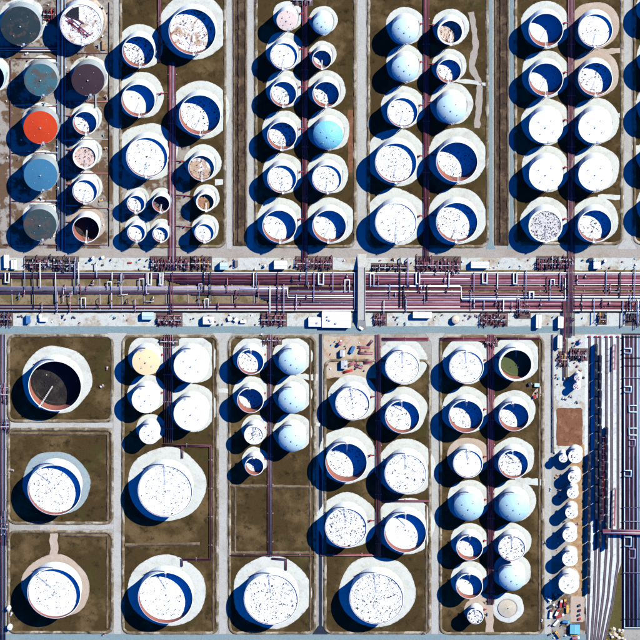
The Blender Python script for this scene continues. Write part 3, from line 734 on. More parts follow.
for i, y in enumerate((286.6, 287.7, 288.8)):
    crow(y, .9, ('lav', 'lav', 'pale')[i], x1=288, lab='left of the road bridge through the middle', loops=[(107.5, y, 111.8, 281, H), (139.5, y, 144, 278, H)] if i == 2 else [(199, y, 202, 283, H)] if i == 1 else None)
    crow(y, .9, ('rust', 'rust2', 'rust3')[i], x0=290)
crow(290.9, 1.0, 'white', x0=290, x1=462, loops=[(345, 290.9, 349.5, 279, H)]); crow(290.6, .9, 'lav', x1=288, lab='left of the road bridge, lower middle')
crow(292.0, .9, 'rust'); crow(293.1, .9, 'rust2'); crow(294.2, .8, 'rust3', x0=192)
crow(295.4, .9, 'white', x0=288, x1=357, lab='ending at the road bridge, middle'); crow(296.6, 1.6, 'white', x0=462, lab='as the upper thick one, right half', loops=[(529.5, 296.6, 533.5, 291, H)])
crow(298.2, .8, 'black', x0=455); crow(299.6, 1.3, 'white', x0=462, lab='as the lower thick one, right half')
pipe([(372, 285.9, 1.9), (461, 285.9, 1.9), (461.5, 298.2, 1.9), (520, 298.2, 1.9)], .8, 'white', 'stepped white pipe turning across the corridor right of the bridge', CG)
pipe([(240, 288, 2.0), (287, 288, 2.0), (288, 297, 2.0), (357, 297, 2.0)], .8, 'white', 'stepped white pipe turning across the corridor left of the bridge', CG)
for i, y in enumerate((295.6, 296.8, 298.0, 299.2, 300.4, 301.6)):
    crow(y, .9, ('rust', 'lav', 'rust2', 'rust3', 'rust', 'lav')[i], x0=256 + 3 * i, x1=460, lab='in the lower bundle around the bridge')
for i, y in enumerate((301.3, 302.4, 303.4)): crow(y, .9, ('rust2', 'rust', 'rust3')[i], x0=(460, 350, 165)[i])
crow(304.5, .9, 'rust'); crow(305.6, .9, 'rust2'); crow(306.6, .8, 'white', x1=460, loops=[(81.5, 306.6, 85.7, 297, H), (205, 306.6, 208.3, 298, H)]); crow(307.6, .9, 'rust'); crow(308.6, .8, 'rust2', x0=200)
crow(309.9, 1.1, 'white', lab='as the lowest white line'); crow(311.3, .9, 'black')
for x in range(12, 640, 22):
    support(x, 292, 41, pi / 2, .88, 'low concrete sleeper carrying corridor pipes')
# short risers that cross the corridor
for i, (x, y0, y1, mt) in enumerate([(33.5, 262, 308, 'black'), (25, 270, 288, 'blue'), (40.5, 262, 286, 'white'), (56, 272, 306, 'pale'), (75, 262, 292, 'blue'), (79, 262, 282, 'white'), (112.3, 272, 279, 'white'),
        (170.5, 285, 312, 'rust2'), (173, 272, 312, 'rust2'), (204, 262, 291, 'black'), (253.8, 272, 285, 'white'), (256.5, 272, 286, 'blue'), (270, 286, 312, 'white'), (278, 272, 312, 'rust2'), (284, 284, 312, 'lav'), (307, 258, 284, 'blue'), (314, 272, 300, 'lav'), (333, 272, 290, 'lav'),
        (354.5, 272, 308, 'blue'), (356.5, 272, 308, 'blue'), (384, 300, 312, 'pale'), (400, 258, 306, 'black'), (404, 285, 306, 'black'), (408, 258, 284, 'lav'), (427, 285, 300, 'black'), (449, 272, 286, 'white'), (474, 272, 290, 'lav'), (484, 300, 309, 'lav'), (503.5, 299, 310, 'white'), (526, 270, 296, 'blue'),
        (497.5, 272, 288, 'white'), (560, 272, 286, 'lav'), (594, 298, 322, 'blue'), (606, 270, 292, 'blue'), (620, 272, 296, 'black'), (634.5, 268, 300, 'blue'), (622.5, 300, 326, 'blue'), (638, 300, 322, 'lightblue'), (211, 272, 300, 'black'), (236, 290, 306, 'rust2'), (122, 272, 280, 'lav'), (97, 262, 276, 'pale')]):
    q = P(x, (y0 + y1) / 2); L = (P(x, y0) - P(x, y1)).length; m = MB()
    z = 2.6 + (i % 3) * .5
    m.tube([(0, L / 2, .9), (0, L / 2, z), (0, -L / 2, z), (0, -L / 2, .9)], .55 if mt in ('white', 'black') else .48, 8)
    nmx = {'rust2': 'dark maroon', 'black': 'black', 'blue': 'blue-grey', 'white': 'white', 'pale': 'pale grey', 'lav': 'lavender-grey', 'lightblue': 'light blue'}[mt]
    tag(m.build('crossover_pipe', M[mt], None, True, (q.x, q.y, 0)), '%s crossover pipe spanning the corridor lines' % nmx, 'pipe', nmx + ' crossover pipes of the corridor')

# --- north-south bundles in the blocks
RU = ['rust', 'rust2', 'rust']
def nsb(pts, n, sp, mats, what, dia=.8, z=1.3): bundle(pts, n, sp, mats, what[0], what[1], dia, z)
nsb([(61.5, -20), (61.5, 250)], 7, 1.25, ['blue', 'steel', 'black', 'blue', 'pale', 'black', 'blue'], ('blue-grey pipe of the bundle between the two corner-block columns', 'the corner-block bundle'))
nsb([(-20, 49), (57, 49)], 5, 1.2, ['black', 'pale', 'rust2', 'blue', 'black'], ('dark pipe of the bundle passing below the slate grey tank', 'the short corner-block bundle'))
nsb([(159.5, -20), (159.5, 62)], 3, 1.1, RU, ('maroon pipe of the short bundle at top of second upper block', 'the short second-block bundle'))
nsb([(172.5, 62), (172.5, 258), (172.5, 270)], 6, 1.3, ['rust', 'rust3', 'rust2', 'lav', 'rust', 'rust2'], ('maroon pipe of the bundle down the second upper block', 'the second-block bundle'))
nsb([(305, -20), (305, 262)], 5, 1.15, ['rust', 'rust2', 'rust', 'rust3', 'rust2'], ('maroon pipe of the bundle down the third upper block', 'the third-block bundle'))
nsb([(426.3, -20), (426.3, 262)], 5, 1.2, ['rust2', 'rust', 'rust2', 'rust2', 'rust'], ('maroon pipe of the bundle down the fourth upper block', 'the fourth-block bundle'))
nsb([(571.3, -20, 1.3), (571.3, 262, 1.3), (571.3, 272, 3.4), (571.3, 335, 3.4)], 6, 1.2, ['rust', 'rust2', 'rust', 'rust3', 'rust2', 'rust2'], ('maroon pipe of the bundle down the fifth upper block', 'the fifth-block bundle'))
nsb([(168.5, 334), (168.5, 442)], 5, 1.9, ['rust', 'black', 'rust2', 'rust', 'blue'], ('maroon pipe of the bundle down the second lower block', 'the second lower bundle'))
nsb([(163, 444.5), (210.5, 445.5), (210.5, 559), (182, 559), (182, 566)], 2, 1.3, ['rust2', 'rust2'], ('dark maroon pipe looping round the upper large second-block tank', 'the second-block loop line'))
nsb([(182.5, 446), (182.5, 458)], 2, 1.2, ['rust2'], ('short dark pipe feeding the upper large second-block tank', 'the second-block feeder'))
nsb([(270.2, 334), (270.2, 470), (270.2, 556)], 4, 1.35, ['rust', 'rust2', 'lav', 'rust2'], ('maroon pipe of the bundle down the third lower block', 'the third lower bundle'))
nsb([(230, 555), (314, 555)], 1, 1, ['rust2'], ('dark maroon pipe crossing the foot of the third lower block', 'the third-block cross line'))
nsb([(272, 558), (286, 559), (286, 570)], 2, 1.2, ['rust2'], ('short maroon pipe feeding the large third-block tank', 'the third-block feeder'))
nsb([(378.5, 334), (378.5, 556)], 5, 1.15, ['rust', 'rust2', 'rust2', 'rust', 'rust3'], ('maroon pipe of the bundle down the fourth lower block', 'the fourth lower bundle'))
nsb([(382, 338.7), (429, 338.7)], 3, 1.2, ['rust'], ('thick rust pipe along the head of the fourth lower block', 'the fourth-block head line'))
nsb([(320, 554.5), (376, 554.5)], 2, 1.2, ['rust3'], ('pinkish pipe crossing left at foot of the fourth lower block', 'the fourth-block foot line'))
nsb([(382, 500.5), (429, 500.5)], 2, 1.2, ['rust2'], ('maroon pipe crossing right in the fourth lower block', 'the fourth-block cross line'))
nsb([(491, 334), (491, 604)], 6, 1.15, ['rust', 'rust2', 'rust', 'rust2', 'rust', 'rust2'], ('maroon pipe of the bundle down the fifth lower block', 'the fifth lower bundle'))
nsb([(440, 338.7), (487, 338.7)], 3, 1.2, ['rust'], ('thick rust pipe along the head of the fifth lower block', 'the fifth-block head line'))
nsb([(497, 338), (540, 338)], 2, 1.3, ['olive' if 'olive' in M and False else 'rust2'], ('dark pipe along the head of the fifth block beside green-roofed tank', 'the fifth-block right head line'))
nsb([(3, 334), (3, 640)], 5, 1.4, ['black', 'rust2', 'blue', 'black', 'lav'], ('dark pipe of the bundle down the left picture edge', 'the left edge bundle'))
nsb([(552.8, 334), (552.8, 452)], 2, 1.1, ['rust2', 'blue'], ('dark pipe beside the road along the rail yard', 'the roadside bundle'))
nsb([(565.5, 300, 3.4), (565.5, 335, 3.4), (565.5, 340, 1.3), (565.5, 380, 1.3)], 4, 1.2, ['rust2', 'rust', 'black', 'rust2'], ('maroon pipe running down into the rail yard plant', 'the yard feeder bundle'))
# the rack at the right edge
RG = ['lightblue', 'rust2', 'rust2', 'black', 'lav', 'rust2', 'rust2', 'blue', 'rust2', 'black', 'lightblue', 'blue', 'lav', 'rust2', 'rust2', 'lav']
for i, mt in enumerate(RG):
    x = 624.3 + i * 1.28; lp = None
    if i == 0: lp = [(x, a, 631, b, False) for a, b in ((347.5, 352), (385.5, 391), (469.5, 475), (536, 545))]
    if i == 10: lp = [(x, a, 629, b, False) for a, b in ((404.5, 411), (427, 434))]
    if i == 4: lp = [(x, a, 635, b, False) for a, b in ((438.5, 445), (548, 557))]
    nmx = {'rust2': 'dark maroon', 'black': 'black', 'blue': 'blue-grey', 'lav': 'lavender-grey', 'lightblue': 'light blue'}[mt]
    pts = [(x, 335), (x, 626)] if i else [(x, 335), (x, 627.3), (690, 627.3)]
    pipe(pts, .95 if mt != 'lightblue' else 1.25, mt, nmx + ' pipe of the rack along the right picture edge', 'right edge rack, %s pipes' % nmx, 1.4 if i else 1.6, lp)
for y in (335.5, 358, 366, 395, 420, 455, 492, 517, 566, 590, 612):
    support(640, y, 34, 0, .9, 'low concrete sleeper under the right edge rack', 'sleepers under the right edge rack')
for y, mt in ((357, 'black'), (365, 'black'), (377, 'pale'), (506.5, 'lav'), (520.5, 'pale'), (572, 'lav'), (618, 'black'), (336, 'black')):
    pipe([(623, y), (690, y)], .8, mt, 'cross pipe lying over the right edge rack', 'cross pipes over the right edge rack', 2.6)
# pinkish pipe bridge over the tracks
pb = empty('pipe_bridge', P(604, 529)); 
for k, dy in enumerate((-2.2, -.9, .5, 1.8)):
    m = MB(); m.tube([(-1 if k < 2 else 8, dy, 7.6), (60, dy, 7.6)], .55, 8); m.build('pipe', M[('rust3', 'pale', 'rust', 'rust3')[k]], pb, True)
m = MB(); m.box(29.5, -.2, 6.6, 62, 5, .4); m.build('deck', M['rust'], pb)
for x in (0, 17.5, 40, 58):
    m = MB()
    for y in (-2, 1.7): m.box(x, y, 0, .5, .5, 6.6)
    m.build('trestle', M['rust2'], pb)
tag(pb, 'pinkish pipe bridge crossing above the tracks to the right edge rack', 'pipe bridge')

# ---------------------------------------------------------------- valve manifolds
def manifold(x0, y0, x1, y1, n, mats, label, rows=2):
    a = P(x0, y1); b = P(x1, y0); c = (a + b) / 2; W = b.x - a.x; D = b.y - a.y
    root = empty('valve_manifold', (c.x, c.y, 0)); rnd = random.Random(int(x0 * 7 + y0))
    for k in range(rows):
        y = -D / 2 + D * (k + .5) / rows
        m = MB(); m.tube([(-W / 2, y, .9), (W / 2, y, .9)], .5, 8); m.build('header_pipe', M[mats[k % len(mats)]], root, True)
    for i in range(n):
        x = -W / 2 + W * (i + .5 + rnd.uniform(-.42, .42)) / n; e = rnd.uniform(.45, 1.05); yo = rnd.uniform(-.2, .2) * D
        z = rnd.uniform(1.5, 3.4)
        m = MB(); m.tube([(x, -D / 2 * e + yo, .4), (x, -D / 2 * e + yo, z), (x, D / 2 * e + yo, z), (x, D / 2 * e + yo, .4)], rnd.uniform(.3, .42), 7)
        pp = m.build('branch_pipe', M[rnd.choice(mats)], root, True)
        for k in range(rows):
            if rnd.random() < .25: continue
            y = -D / 2 * e + yo + D * e * (k + .5) / rows + rnd.uniform(-1.2, 1.2)
            m = MB(); m.box(x, y, z - .7, rnd.uniform(.7, 1.4), rnd.uniform(.9, 2.0), 1.4); m.cyl(x, y, z + .7, z + 1.5, .12, 5); m.cyl(x, y, z + 1.5, z + 1.65, .5, 8)
            m.build('valve', M[rnd.choice(('rust', 'rust2', 'rust3', 'darksteel', 'steel'))], pp)
    m = MB(); m.box(0, 0, 0, W + 2, D + 1.5, .28); m.build('base_slab', M['slab'], root)
    m = MB(); m.box(0, D * .02, 2.7, W, .8, .12)
    for x in (-W / 2 + .5, 0, W / 2 - .5): m.box(x, D * .02, .2, .15, .15, 2.5)
    m.build('walkway', M['steel'], root)
    tag(root, label, 'valve manifold', 'valve manifolds along the corridor')
CO = ['rust', 'rust2', 'rust3', 'rust2']
CB = ['blue', 'black', 'rust2', 'lav', 'black']
manifold(26, 256.5, 52, 269, 15, CB, 'dark blue-grey pipe manifold left of corner above the corridor')
manifold(54, 257, 78, 271, 15, CB, 'blue-grey pipe manifold above corridor beside the pale gravel strip')
manifold(151, 257, 190, 269.5, 22, CO, 'rust-brown manifold above corridor, below the four clustered small tanks')
manifold(191, 257, 211, 269, 10, ['black', 'rust2', 'yellow'], 'darker manifold above corridor beside small pale blue shed')
manifold(296, 257, 332, 269, 20, CO, 'rust-brown manifold above corridor left of the road bridge')
manifold(416, 257, 460, 273, 24, CO, 'largest rust-brown manifold above corridor, below fourth upper block')
manifold(372, 264, 408, 270, 12, ['black', 'rust2', 'steel'], 'low dark manifold above corridor just right of the road bridge')
manifold(537, 257, 574, 269.5, 20, ['rust2', 'rust', 'steel', 'rust3'], 'maroon and grey manifold above corridor, below fifth upper block', 3)
manifold(157, 313.5, 181.5, 325.5, 9, CO, 'rust-brown manifold below corridor at second lower block', 3)
manifold(261, 313.5, 286, 325.5, 10, CO, 'rust-brown manifold below corridor left of long white building', 3)
manifold(374, 313.5, 386, 325, 7, CO, 'small maroon manifold below corridor right of the road bridge')
manifold(481, 312.5, 507, 325.5, 12, CO, 'wide rust-brown manifold below corridor at fifth lower block', 3)
manifold(516, 300, 530, 318, 6, ['rust2', 'steel', 'rust'], 'dark manifold below corridor left of the upright white shed', 3)
manifold(0, 312, 12, 325, 6, ['black', 'rust2', 'blue'], 'dark manifold below corridor at the left picture edge')
manifold(598, 313, 606, 324, 4, ['yellow', 'rust2', 'black'], 'small yellowish manifold below corridor near the right edge')
manifold(626, 300, 642, 325, 7, ['black', 'rust2', 'blue'], 'tall dark manifold at the right end of the corridor', 3)
manifold(570, 349, 587, 360, 8, ['rust', 'rust3', 'rust2'], 'rust-red manifold in the rail yard above the pinkish tanks', 3)
manifold(559, 352, 567, 366, 4, ['rust3', 'yellow', 'rust2'], 'tan manifold in the rail yard beside the road')
manifold(0, 512, 8, 545, 5, ['black', 'rust2', 'blue'], 'dark manifold on left edge between the two large white tanks', 4)
manifold(0, 384, 8, 404, 4, ['black', 'rust3', 'blue'], 'dark manifold on left edge beside the black-roofed tank', 3)
manifold(1, 420, 9, 432, 4, ['black', 'blue'], 'dark manifold on left edge below the black-roofed tank', 2)
manifold(160, 337, 178, 345, 7, CO, 'maroon manifold at the head of the second lower block', 1)
manifold(263, 336, 281, 344, 7, CO, 'maroon manifold at the head of the third lower block', 1)
manifold(44, 8, 56, 20, 6, ['rust2', 'red', 'black'], 'dark red manifold between slate grey and maroon-streaked tanks')
manifold(293, -6, 312, 5, 6, ['black', 'rust2', 'steel'], 'dark manifold at the top edge above the pink tank', 1)
manifold(485, 337, 497, 346, 6, CO, 'maroon manifold at the head of the fifth lower block', 1)

# ---------------------------------------------------------------- buildings and containers
def building(x0, y0, x1, y1, h, roof, label, wall='wallgrey', units=0, ridge=.5, cat='building', ribs=True):
    a = P(x0, y1, h); b = P(x1, y0, h); c = (a + b) / 2; W = b.x - a.x; D = b.y - a.y
    root = empty('building', (c.x, c.y, 0)); tag(root, label, cat)
    m = MB(); m.box(0, 0, -.1, W - .5, D - .5, h + .1); m.build('wall', M[wall], root)
    m = MB(); L, Q = W / 2, D / 2
    if W >= D: m.add([(-L, -Q, h + .02), (L, -Q, h + .02), (L, 0, h + ridge), (-L, 0, h + ridge), (-L, Q, h + .02), (L, Q, h + .02)], [(0, 1, 2, 3), (3, 2, 5, 4), (0, 3, 4), (1, 5, 2)])
    else: m.add([(-L, -Q, h + .02), (0, -Q, h + ridge), (L, -Q, h + .02), (-L, Q, h + .02), (0, Q, h + ridge), (L, Q, h + .02)], [(0, 1, 4, 3), (1, 2, 5, 4), (0, 2, 1), (3, 4, 5)])
    rf = m.build('roof', M[roof], root)
    m = MB()
    if W >= D: m.box(0, 0, h + ridge - .02, W, .35, .1)
    else: m.box(0, 0, h + ridge - .02, .35, D, .1)
    m.build('ridge_cap', M['steel'], rf)
    m = MB(); m.box(W * .2, Q - .25, 0, 1.2, .14, 2.1); m.build('door', M['doorgrey'], root)
    m = MB(); m.box(-W * .2, Q - .25, 1.1, 1.4, .12, 1.0); m.build('window', M['glass'], root)
    rnd = random.Random(int(x0 * 3 + y0))
    for k in range(units):
        ux, uy = rnd.uniform(-.35, .35) * W, rnd.uniform(-.25, .25) * D
        m = MB(); m.box(ux, uy, h, 1.7, 1.4, 1.0 + ridge); m.build('roof_unit', M['steel'], rf)
    return root
building(322, 312, 351, 327.6, 5.5, 'roofwhite', 'larger wing of the long white building left of the road bridge', units=4)
building(308.5, 317.5, 321.8, 326.5, 4.5, 'roofwhite', 'smaller white building butted to the long white wing', units=1)
building(142, 312.8, 153.5, 319.5, 4.5, 'roofteal', 'small pale teal shed below corridor beside rust manifold')
building(203, 317, 214, 324.3, 5, 'roofwhite', 'white shed with two roof units below corridor, second lower block', units=2)
building(220, 263, 227.5, 269.5, 6, 'roofteal', 'small pale blue shed above corridor beside darker manifold')
building(274, 261, 287, 269, 5.5, 'roofwhite', 'white shed above corridor at the third upper block')
building(413, 312.5, 432, 318, 5, 'roofwhite', 'long low white shed below corridor left of tan round vessel')
building(536, 315, 541.5, 328, 5.5, 'roofwhite', 'upright narrow white shed below corridor, left one of a pair')
building(558, 317, 563.5, 328, 5.5, 'roofwhite', 'upright narrow white shed below corridor, right one of a pair')
building(471, 262, 489, 268, 5, 'roofwhite', 'white shed above corridor beside largest manifold')
building(593.5, 262, 601, 268.5, 5, 'roofwhite', 'white shed above corridor near the right edge')
building(4, 255, 9, 268, 4, 'roofwhite', 'narrow white cabin above corridor at the left edge')
building(11, 260, 16.5, 269, 3.5, 'roofwhite', 'small white cabin beside the narrow left edge cabin')
building(340, 350.5, 345, 356.5, 4, 'wallgrey', 'small square grey kiosk in yard, upper of two beside dark road')
building(341, 361, 347.5, 368.5, 4.5, 'wallgrey', 'larger square grey kiosk in yard, lower of two beside dark road', units=1)
building(557.5, 336, 562.5, 348, 6, 'roofwhite', 'narrow white shed at the head of the rail yard road')
building(570, 625, 580, 634, 4, 'tealpaint', 'dark teal hut at the bottom of the work yard', wall='bluepaint')

def container(px, py, L, W, rz, mat, label, h=2.6):
    q = P(px, py); root = empty('container', (q.x, q.y, 0), rz); tag(root, label, 'container', 'containers and boxes')
    m = MB(); m.box(0, 0, .12, L, W, h); m.build('body', M[mat], root)
    for k in (-1, 1):
        m = MB(); m.box(k * (L / 2 + .05), 0, .2, .1, W * .94, h - .2); m.build('end_door', M['steel'], root)
    m = MB(); n = max(3, int(L / 1.2))
    for k in range(n): m.box(-L / 2 + L * (k + .5) / n, 0, h + .12, .25, W * .98, .06)
    m.build('roof_rib', M[mat], root)
    for k in (-1, 1):
        m = MB(); m.box(k * L * .4, 0, 0, .5, W, .12); m.build('skid', M['darksteel'], root)
container(28.5, 318.5, 8, 4, pi / 2, 'bluepaint', 'blue container below corridor near the left edge', 4)
container(44, 319, 8, 3, 0, 'roofwhite', 'long white container below corridor right of blue one', 3.5)
container(40.5, 315.5, 4, 3, pi / 2, 'roofwhite', 'short white container above the long white one')
container(230, 318, 4, 4, .3, 'roofwhite', 'tilted white box below corridor, nearest the white shed')
container(236, 319, 4, 3.4, .9, 'roofwhite', 'white box turned askew below corridor')
container(243.5, 321, 6, 2.6, 0, 'roofwhite', 'long white box below corridor left of manifold')
container(236.5, 263, 7, 3, pi / 2, 'sleeper', 'brown container standing upright above corridor beside pale blue shed')
container(104, 45, 9, 4, pi / 2, 'tansoil', 'orange-brown box between the streaked tank and the road', 1.8)
container(537, 384.5, 5, 3, 0, 'roofteal', 'pale teal box below the green-roofed tank')
container(530, 383.5, 3, 3, .4, 'darksteel', 'dark box below the green-roofed tank')
container(535, 396, 3.4, 2.4, .3, 'red', 'red box beside the fifth lower block pads')
container(352.5, 349, 3, 7, -.4, 'bluepaint', 'blue box in the yard beside red pipe racks', 3)
container(426, 263, 5, 3, .2, 'rust', 'rust-red box among largest manifold', 2.2)
container(361, 327.5, 4.5, 2.2, -.6, 'roofwhite', 'white box truck body at the foot of the road bridge', 2.4)
container(103, 256.5, 3, 2.2, .4, 'roofwhite', 'small white cabin on gravel above corridor', 3)
container(591, 259, 4, 2.6, .1, 'darksteel', 'dark cabin above corridor beside right shed', 3)
container(130, 262.5, 4, 1.2, 0, 'red', 'small red box on gravel above the corridor', 1)

# round tan vessel, pump skids and other plant
def vessel(px, py, r, h, mat, label):
    q = P(px, py); root = empty('vessel', (q.x, q.y, 0)); tag(root, label, 'vessel', 'small upright vessels')
    m = MB(); m.lathe([(r, 0), (r, h), (r * .8, h + r * .25), (r * .4, h + r * .38), (.02, h + r * .42)], 20); m.build('body', M[mat], root)
    m = MB(); m.box(r + .2, 0, 0, .5, .6, h + .8); m.build('ladder', M['steel'], root)
    m = MB(); m.cyl(0, 0, h + r * .4, h + r * .4 + .7, .3, 8); m.build('vent', M['darksteel'], root)
    m = MB(); m.tube([(-r + .1, 0, .8), (-r - 2, 0, .8), (-r - 2, 0, .1)], .25, 6); m.build('outlet_pipe', M['rust'], root)
vessel(455.5, 319, 4.2, 3.5, 'rubble', 'round tan vessel below corridor at fifth lower block')
for i, (x, y, r, h, mt, lb) in enumerate([(93, 257.5, 1.5, 4, 'roofwhite', 'small white vessel on gravel above corridor left'), (594.5, 259.5, 1.6, 4, 'roofteal', 'small pale vessel beside dark cabin above corridor'), (605, 260.5, 1.5, 4, 'roofwhite', 'small white vessel above corridor near the right edge'),
        (265, 265.5, 1.3, 3, 'roofwhite', 'small white vessel left of white shed above corridor'), (9, 607, 2.2, 5, 'roofwhite', 'small white vessel beside tan-pad tank, upper one'), (10, 626, 2.8, 5, 'roofwhite', 'white vessel beside tan-pad tank, lower one'),
        (340, 343, 1.8, 4, 'rust3', 'small pink vessel at head of the yard beside dark road'), (580.5, 341, 2.2, 3.5, 'lav', 'purple-grey vessel at the head of the rail yard'),
        (555.5, 593.5, 1.2, 3, 'steel', 'small grey vessel beside the largest rail-side tank')]):
    vessel(x, y, r, h, mt, lb)
def skid(px, py, rz, mats, label, s=1.0):
    q = P(px, py); root = empty('pump_skid', (q.x, q.y, 0), rz); tag(root, label, 'pump skid', 'pump skids')
    m = MB(); m.box(0, 0, 0, 5 * s, 2.6 * s, .3); m.build('base_frame', M['concrete'], root)
    m = MB(); m.tube([(-2 * s, 0, 1.0), (-.2 * s, 0, 1.0)], .65 * s, 10); m.build('motor', M[mats[0]], root)
    m = MB(); m.cyl(1.0 * s, 0, .3, 1.9, .8 * s, 10); m.build('pump_casing', M[mats[1]], root)
    m = MB(); m.tube([(1 * s, 0, 1.2), (1 * s, 1.8 * s, 1.2), (1 * s, 1.8 * s, .2)], .3, 7); m.build('discharge_pipe', M[mats[2]], root)
    m = MB(); m.box(-1 * s, -.9 * s, .3, 1.4, .5, 1.6); m.build('control_box', M['steel'], root)
PS = [(58, 147, 'corner-block skid beside the orange-red tank', ('darksteel', 'white', 'steel')), (58, 188, 'corner-block skid beside the smooth blue tank', ('darksteel', 'white', 'rust')), (41, 198, 'skid under the smooth blue tank', ('bluepaint', 'white', 'steel')),
      (44, 104, 'skid under the patchy teal tank', ('darksteel', 'bluepaint', 'white')), (54, 118, 'skid right of the orange-red tank top', ('rust2', 'white', 'steel')), (27, 53, 'white skid below the slate grey tank', ('white', 'white', 'steel')),
      (102, 7, 'dark skid at the top beside the streaked tank', ('black', 'white', 'black')), (98, 46, 'skid below right of the streaked tank', ('darksteel', 'darksteel', 'steel')), (106, 97, 'brown skid right of purple-brown tank', ('rust2', 'rust', 'yellow')),
      (106, 148, 'brown skid beside road at the rusty-roofed tank', ('rust', 'yellow', 'rust')), (101, 200, 'yellow skid above the red-walled tank', ('yellow', 'yellow', 'rust')), (53, 236, 'skid beside the streaked grey-blue tank', ('darksteel', 'white', 'steel')),
      (107, 368, 'rusty skid on soil right of the black-roofed tank, upper', ('rust', 'rubble', 'rust')), (102, 386, 'white and rust skid right of the black-roofed tank', ('white', 'rust', 'yellow')), (12, 470, 'orange skid at left edge by grey-teal pad', ('rust', 'tansoil', 'rust')),
      (63, 316, 'dark skid below corridor, left of the two tall ones', ('black', 'darksteel', 'steel')), (74, 317, 'dark skid below corridor, right of two tall ones', ('black', 'rust2', 'steel')), (22, 316, 'small rust skid below corridor at far left', ('rust', 'darksteel', 'rust')),
      (470, 317, 'rust and white skid below corridor right of tan vessel', ('rust', 'darksteel', 'rust')), (477, 316, 'small dark skid below corridor left of wide manifold', ('darksteel', 'rust', 'steel')), (577, 402, 'dark skid above the red clay patch', ('black', 'darksteel', 'steel')),
      (571, 396, 'grey skid above the red clay patch', ('steel', 'steel', 'rust')), (564, 398, 'pale grey skid left above the red clay patch', ('steel', 'white', 'steel')), (580, 371, 'tan skid right of pinkish tanks', ('rubble', 'rust', 'yellow')),
      (577, 524, 'rusty skid between two small tanks beside wagons', ('rust', 'rust2', 'tansoil')), (551, 489, 'white skid beside the road left of small tanks', ('white', 'steel', 'white')), (557, 476, 'yellow skid in shade left of small tanks', ('yellow', 'rust', 'yellow')),
      (545, 543, 'dark skid at roadside by the wagons row', ('black', 'darksteel', 'steel')), (11, 614, 'grey skid between white vessels at left edge', ('steel', 'white', 'darksteel')), (151, 411, 'yellow-red skid below the second white cone tank', ('yellow', 'red', 'black')),
      (262, 334.5, 'dark skid at head of third lower block', ('darksteel', 'white', 'steel')), (104, 634, 'dark pink skid at foot of lower-left block', ('black', 'rust3', 'rust')), (424, 633, 'dark skid at foot of the fourth lower block', ('black', 'rust', 'rust')),
      (487, 614, 'dark skid beside the small dark-blotched tank', ('black', 'darksteel', 'white')), (542, 620, 'white skid at foot of the fifth lower block', ('white', 'white', 'steel'))]
for x, y, lb, mats in PS: skid(x, y, random.uniform(0, 3.1), mats, lb, random.uniform(.7, 1.05))
# red pipe racks in the yard
def pipe_stack(px, py, L, n, rz, mat, label):
    q = P(px, py); root = empty('pipe_stack', (q.x, q.y, 0), rz); tag(root, label, 'pipe stack', 'stacks of spare pipe')
    for k in range(n):
        m = MB(); m.tube([(-L / 2 + random.uniform(-.5, .5), (k - (n - 1) / 2) * .95, .75), (L / 2, (k - (n - 1) / 2) * .95, .75)], .42, 7); m.build('pipe', M[mat], root, True)
    for s in (-1, 1):
        m = MB(); m.box(s * L * .35, 0, 0, .5, n * .95 + .6, .35); m.build('bearer', M['sleeper'], root)
for i, (x, y, L, n, rz, mt, lb) in enumerate([(364, 347, 12, 3, 0, 'rust3', 'top stack of red pipe in the yard'), (366, 353, 14, 3, 0, 'rust3', 'second stack of red pipe in the yard'), (360, 350, 9, 2, 1.2, 'rust', 'slanting stack of rust pipe in the yard'), (351, 364, 9, 4, .5, 'rust3', 'left rust-pink pile at yard foot'),
        (348, 371, 10, 3, .3, 'red', 'lowest red pile at yard foot'), (359, 366, 8, 4, -.3, 'rust3', 'middle rust-pink pile at yard foot'), (368, 362, 9, 4, .1, 'rust', 'right rust pile beside bundle at yard foot'), (370, 343, 8, 3, .9, 'rust2', 'dark maroon pile at yard head')]):
    pipe_stack(x, y, L, n, rz, mt, lb)

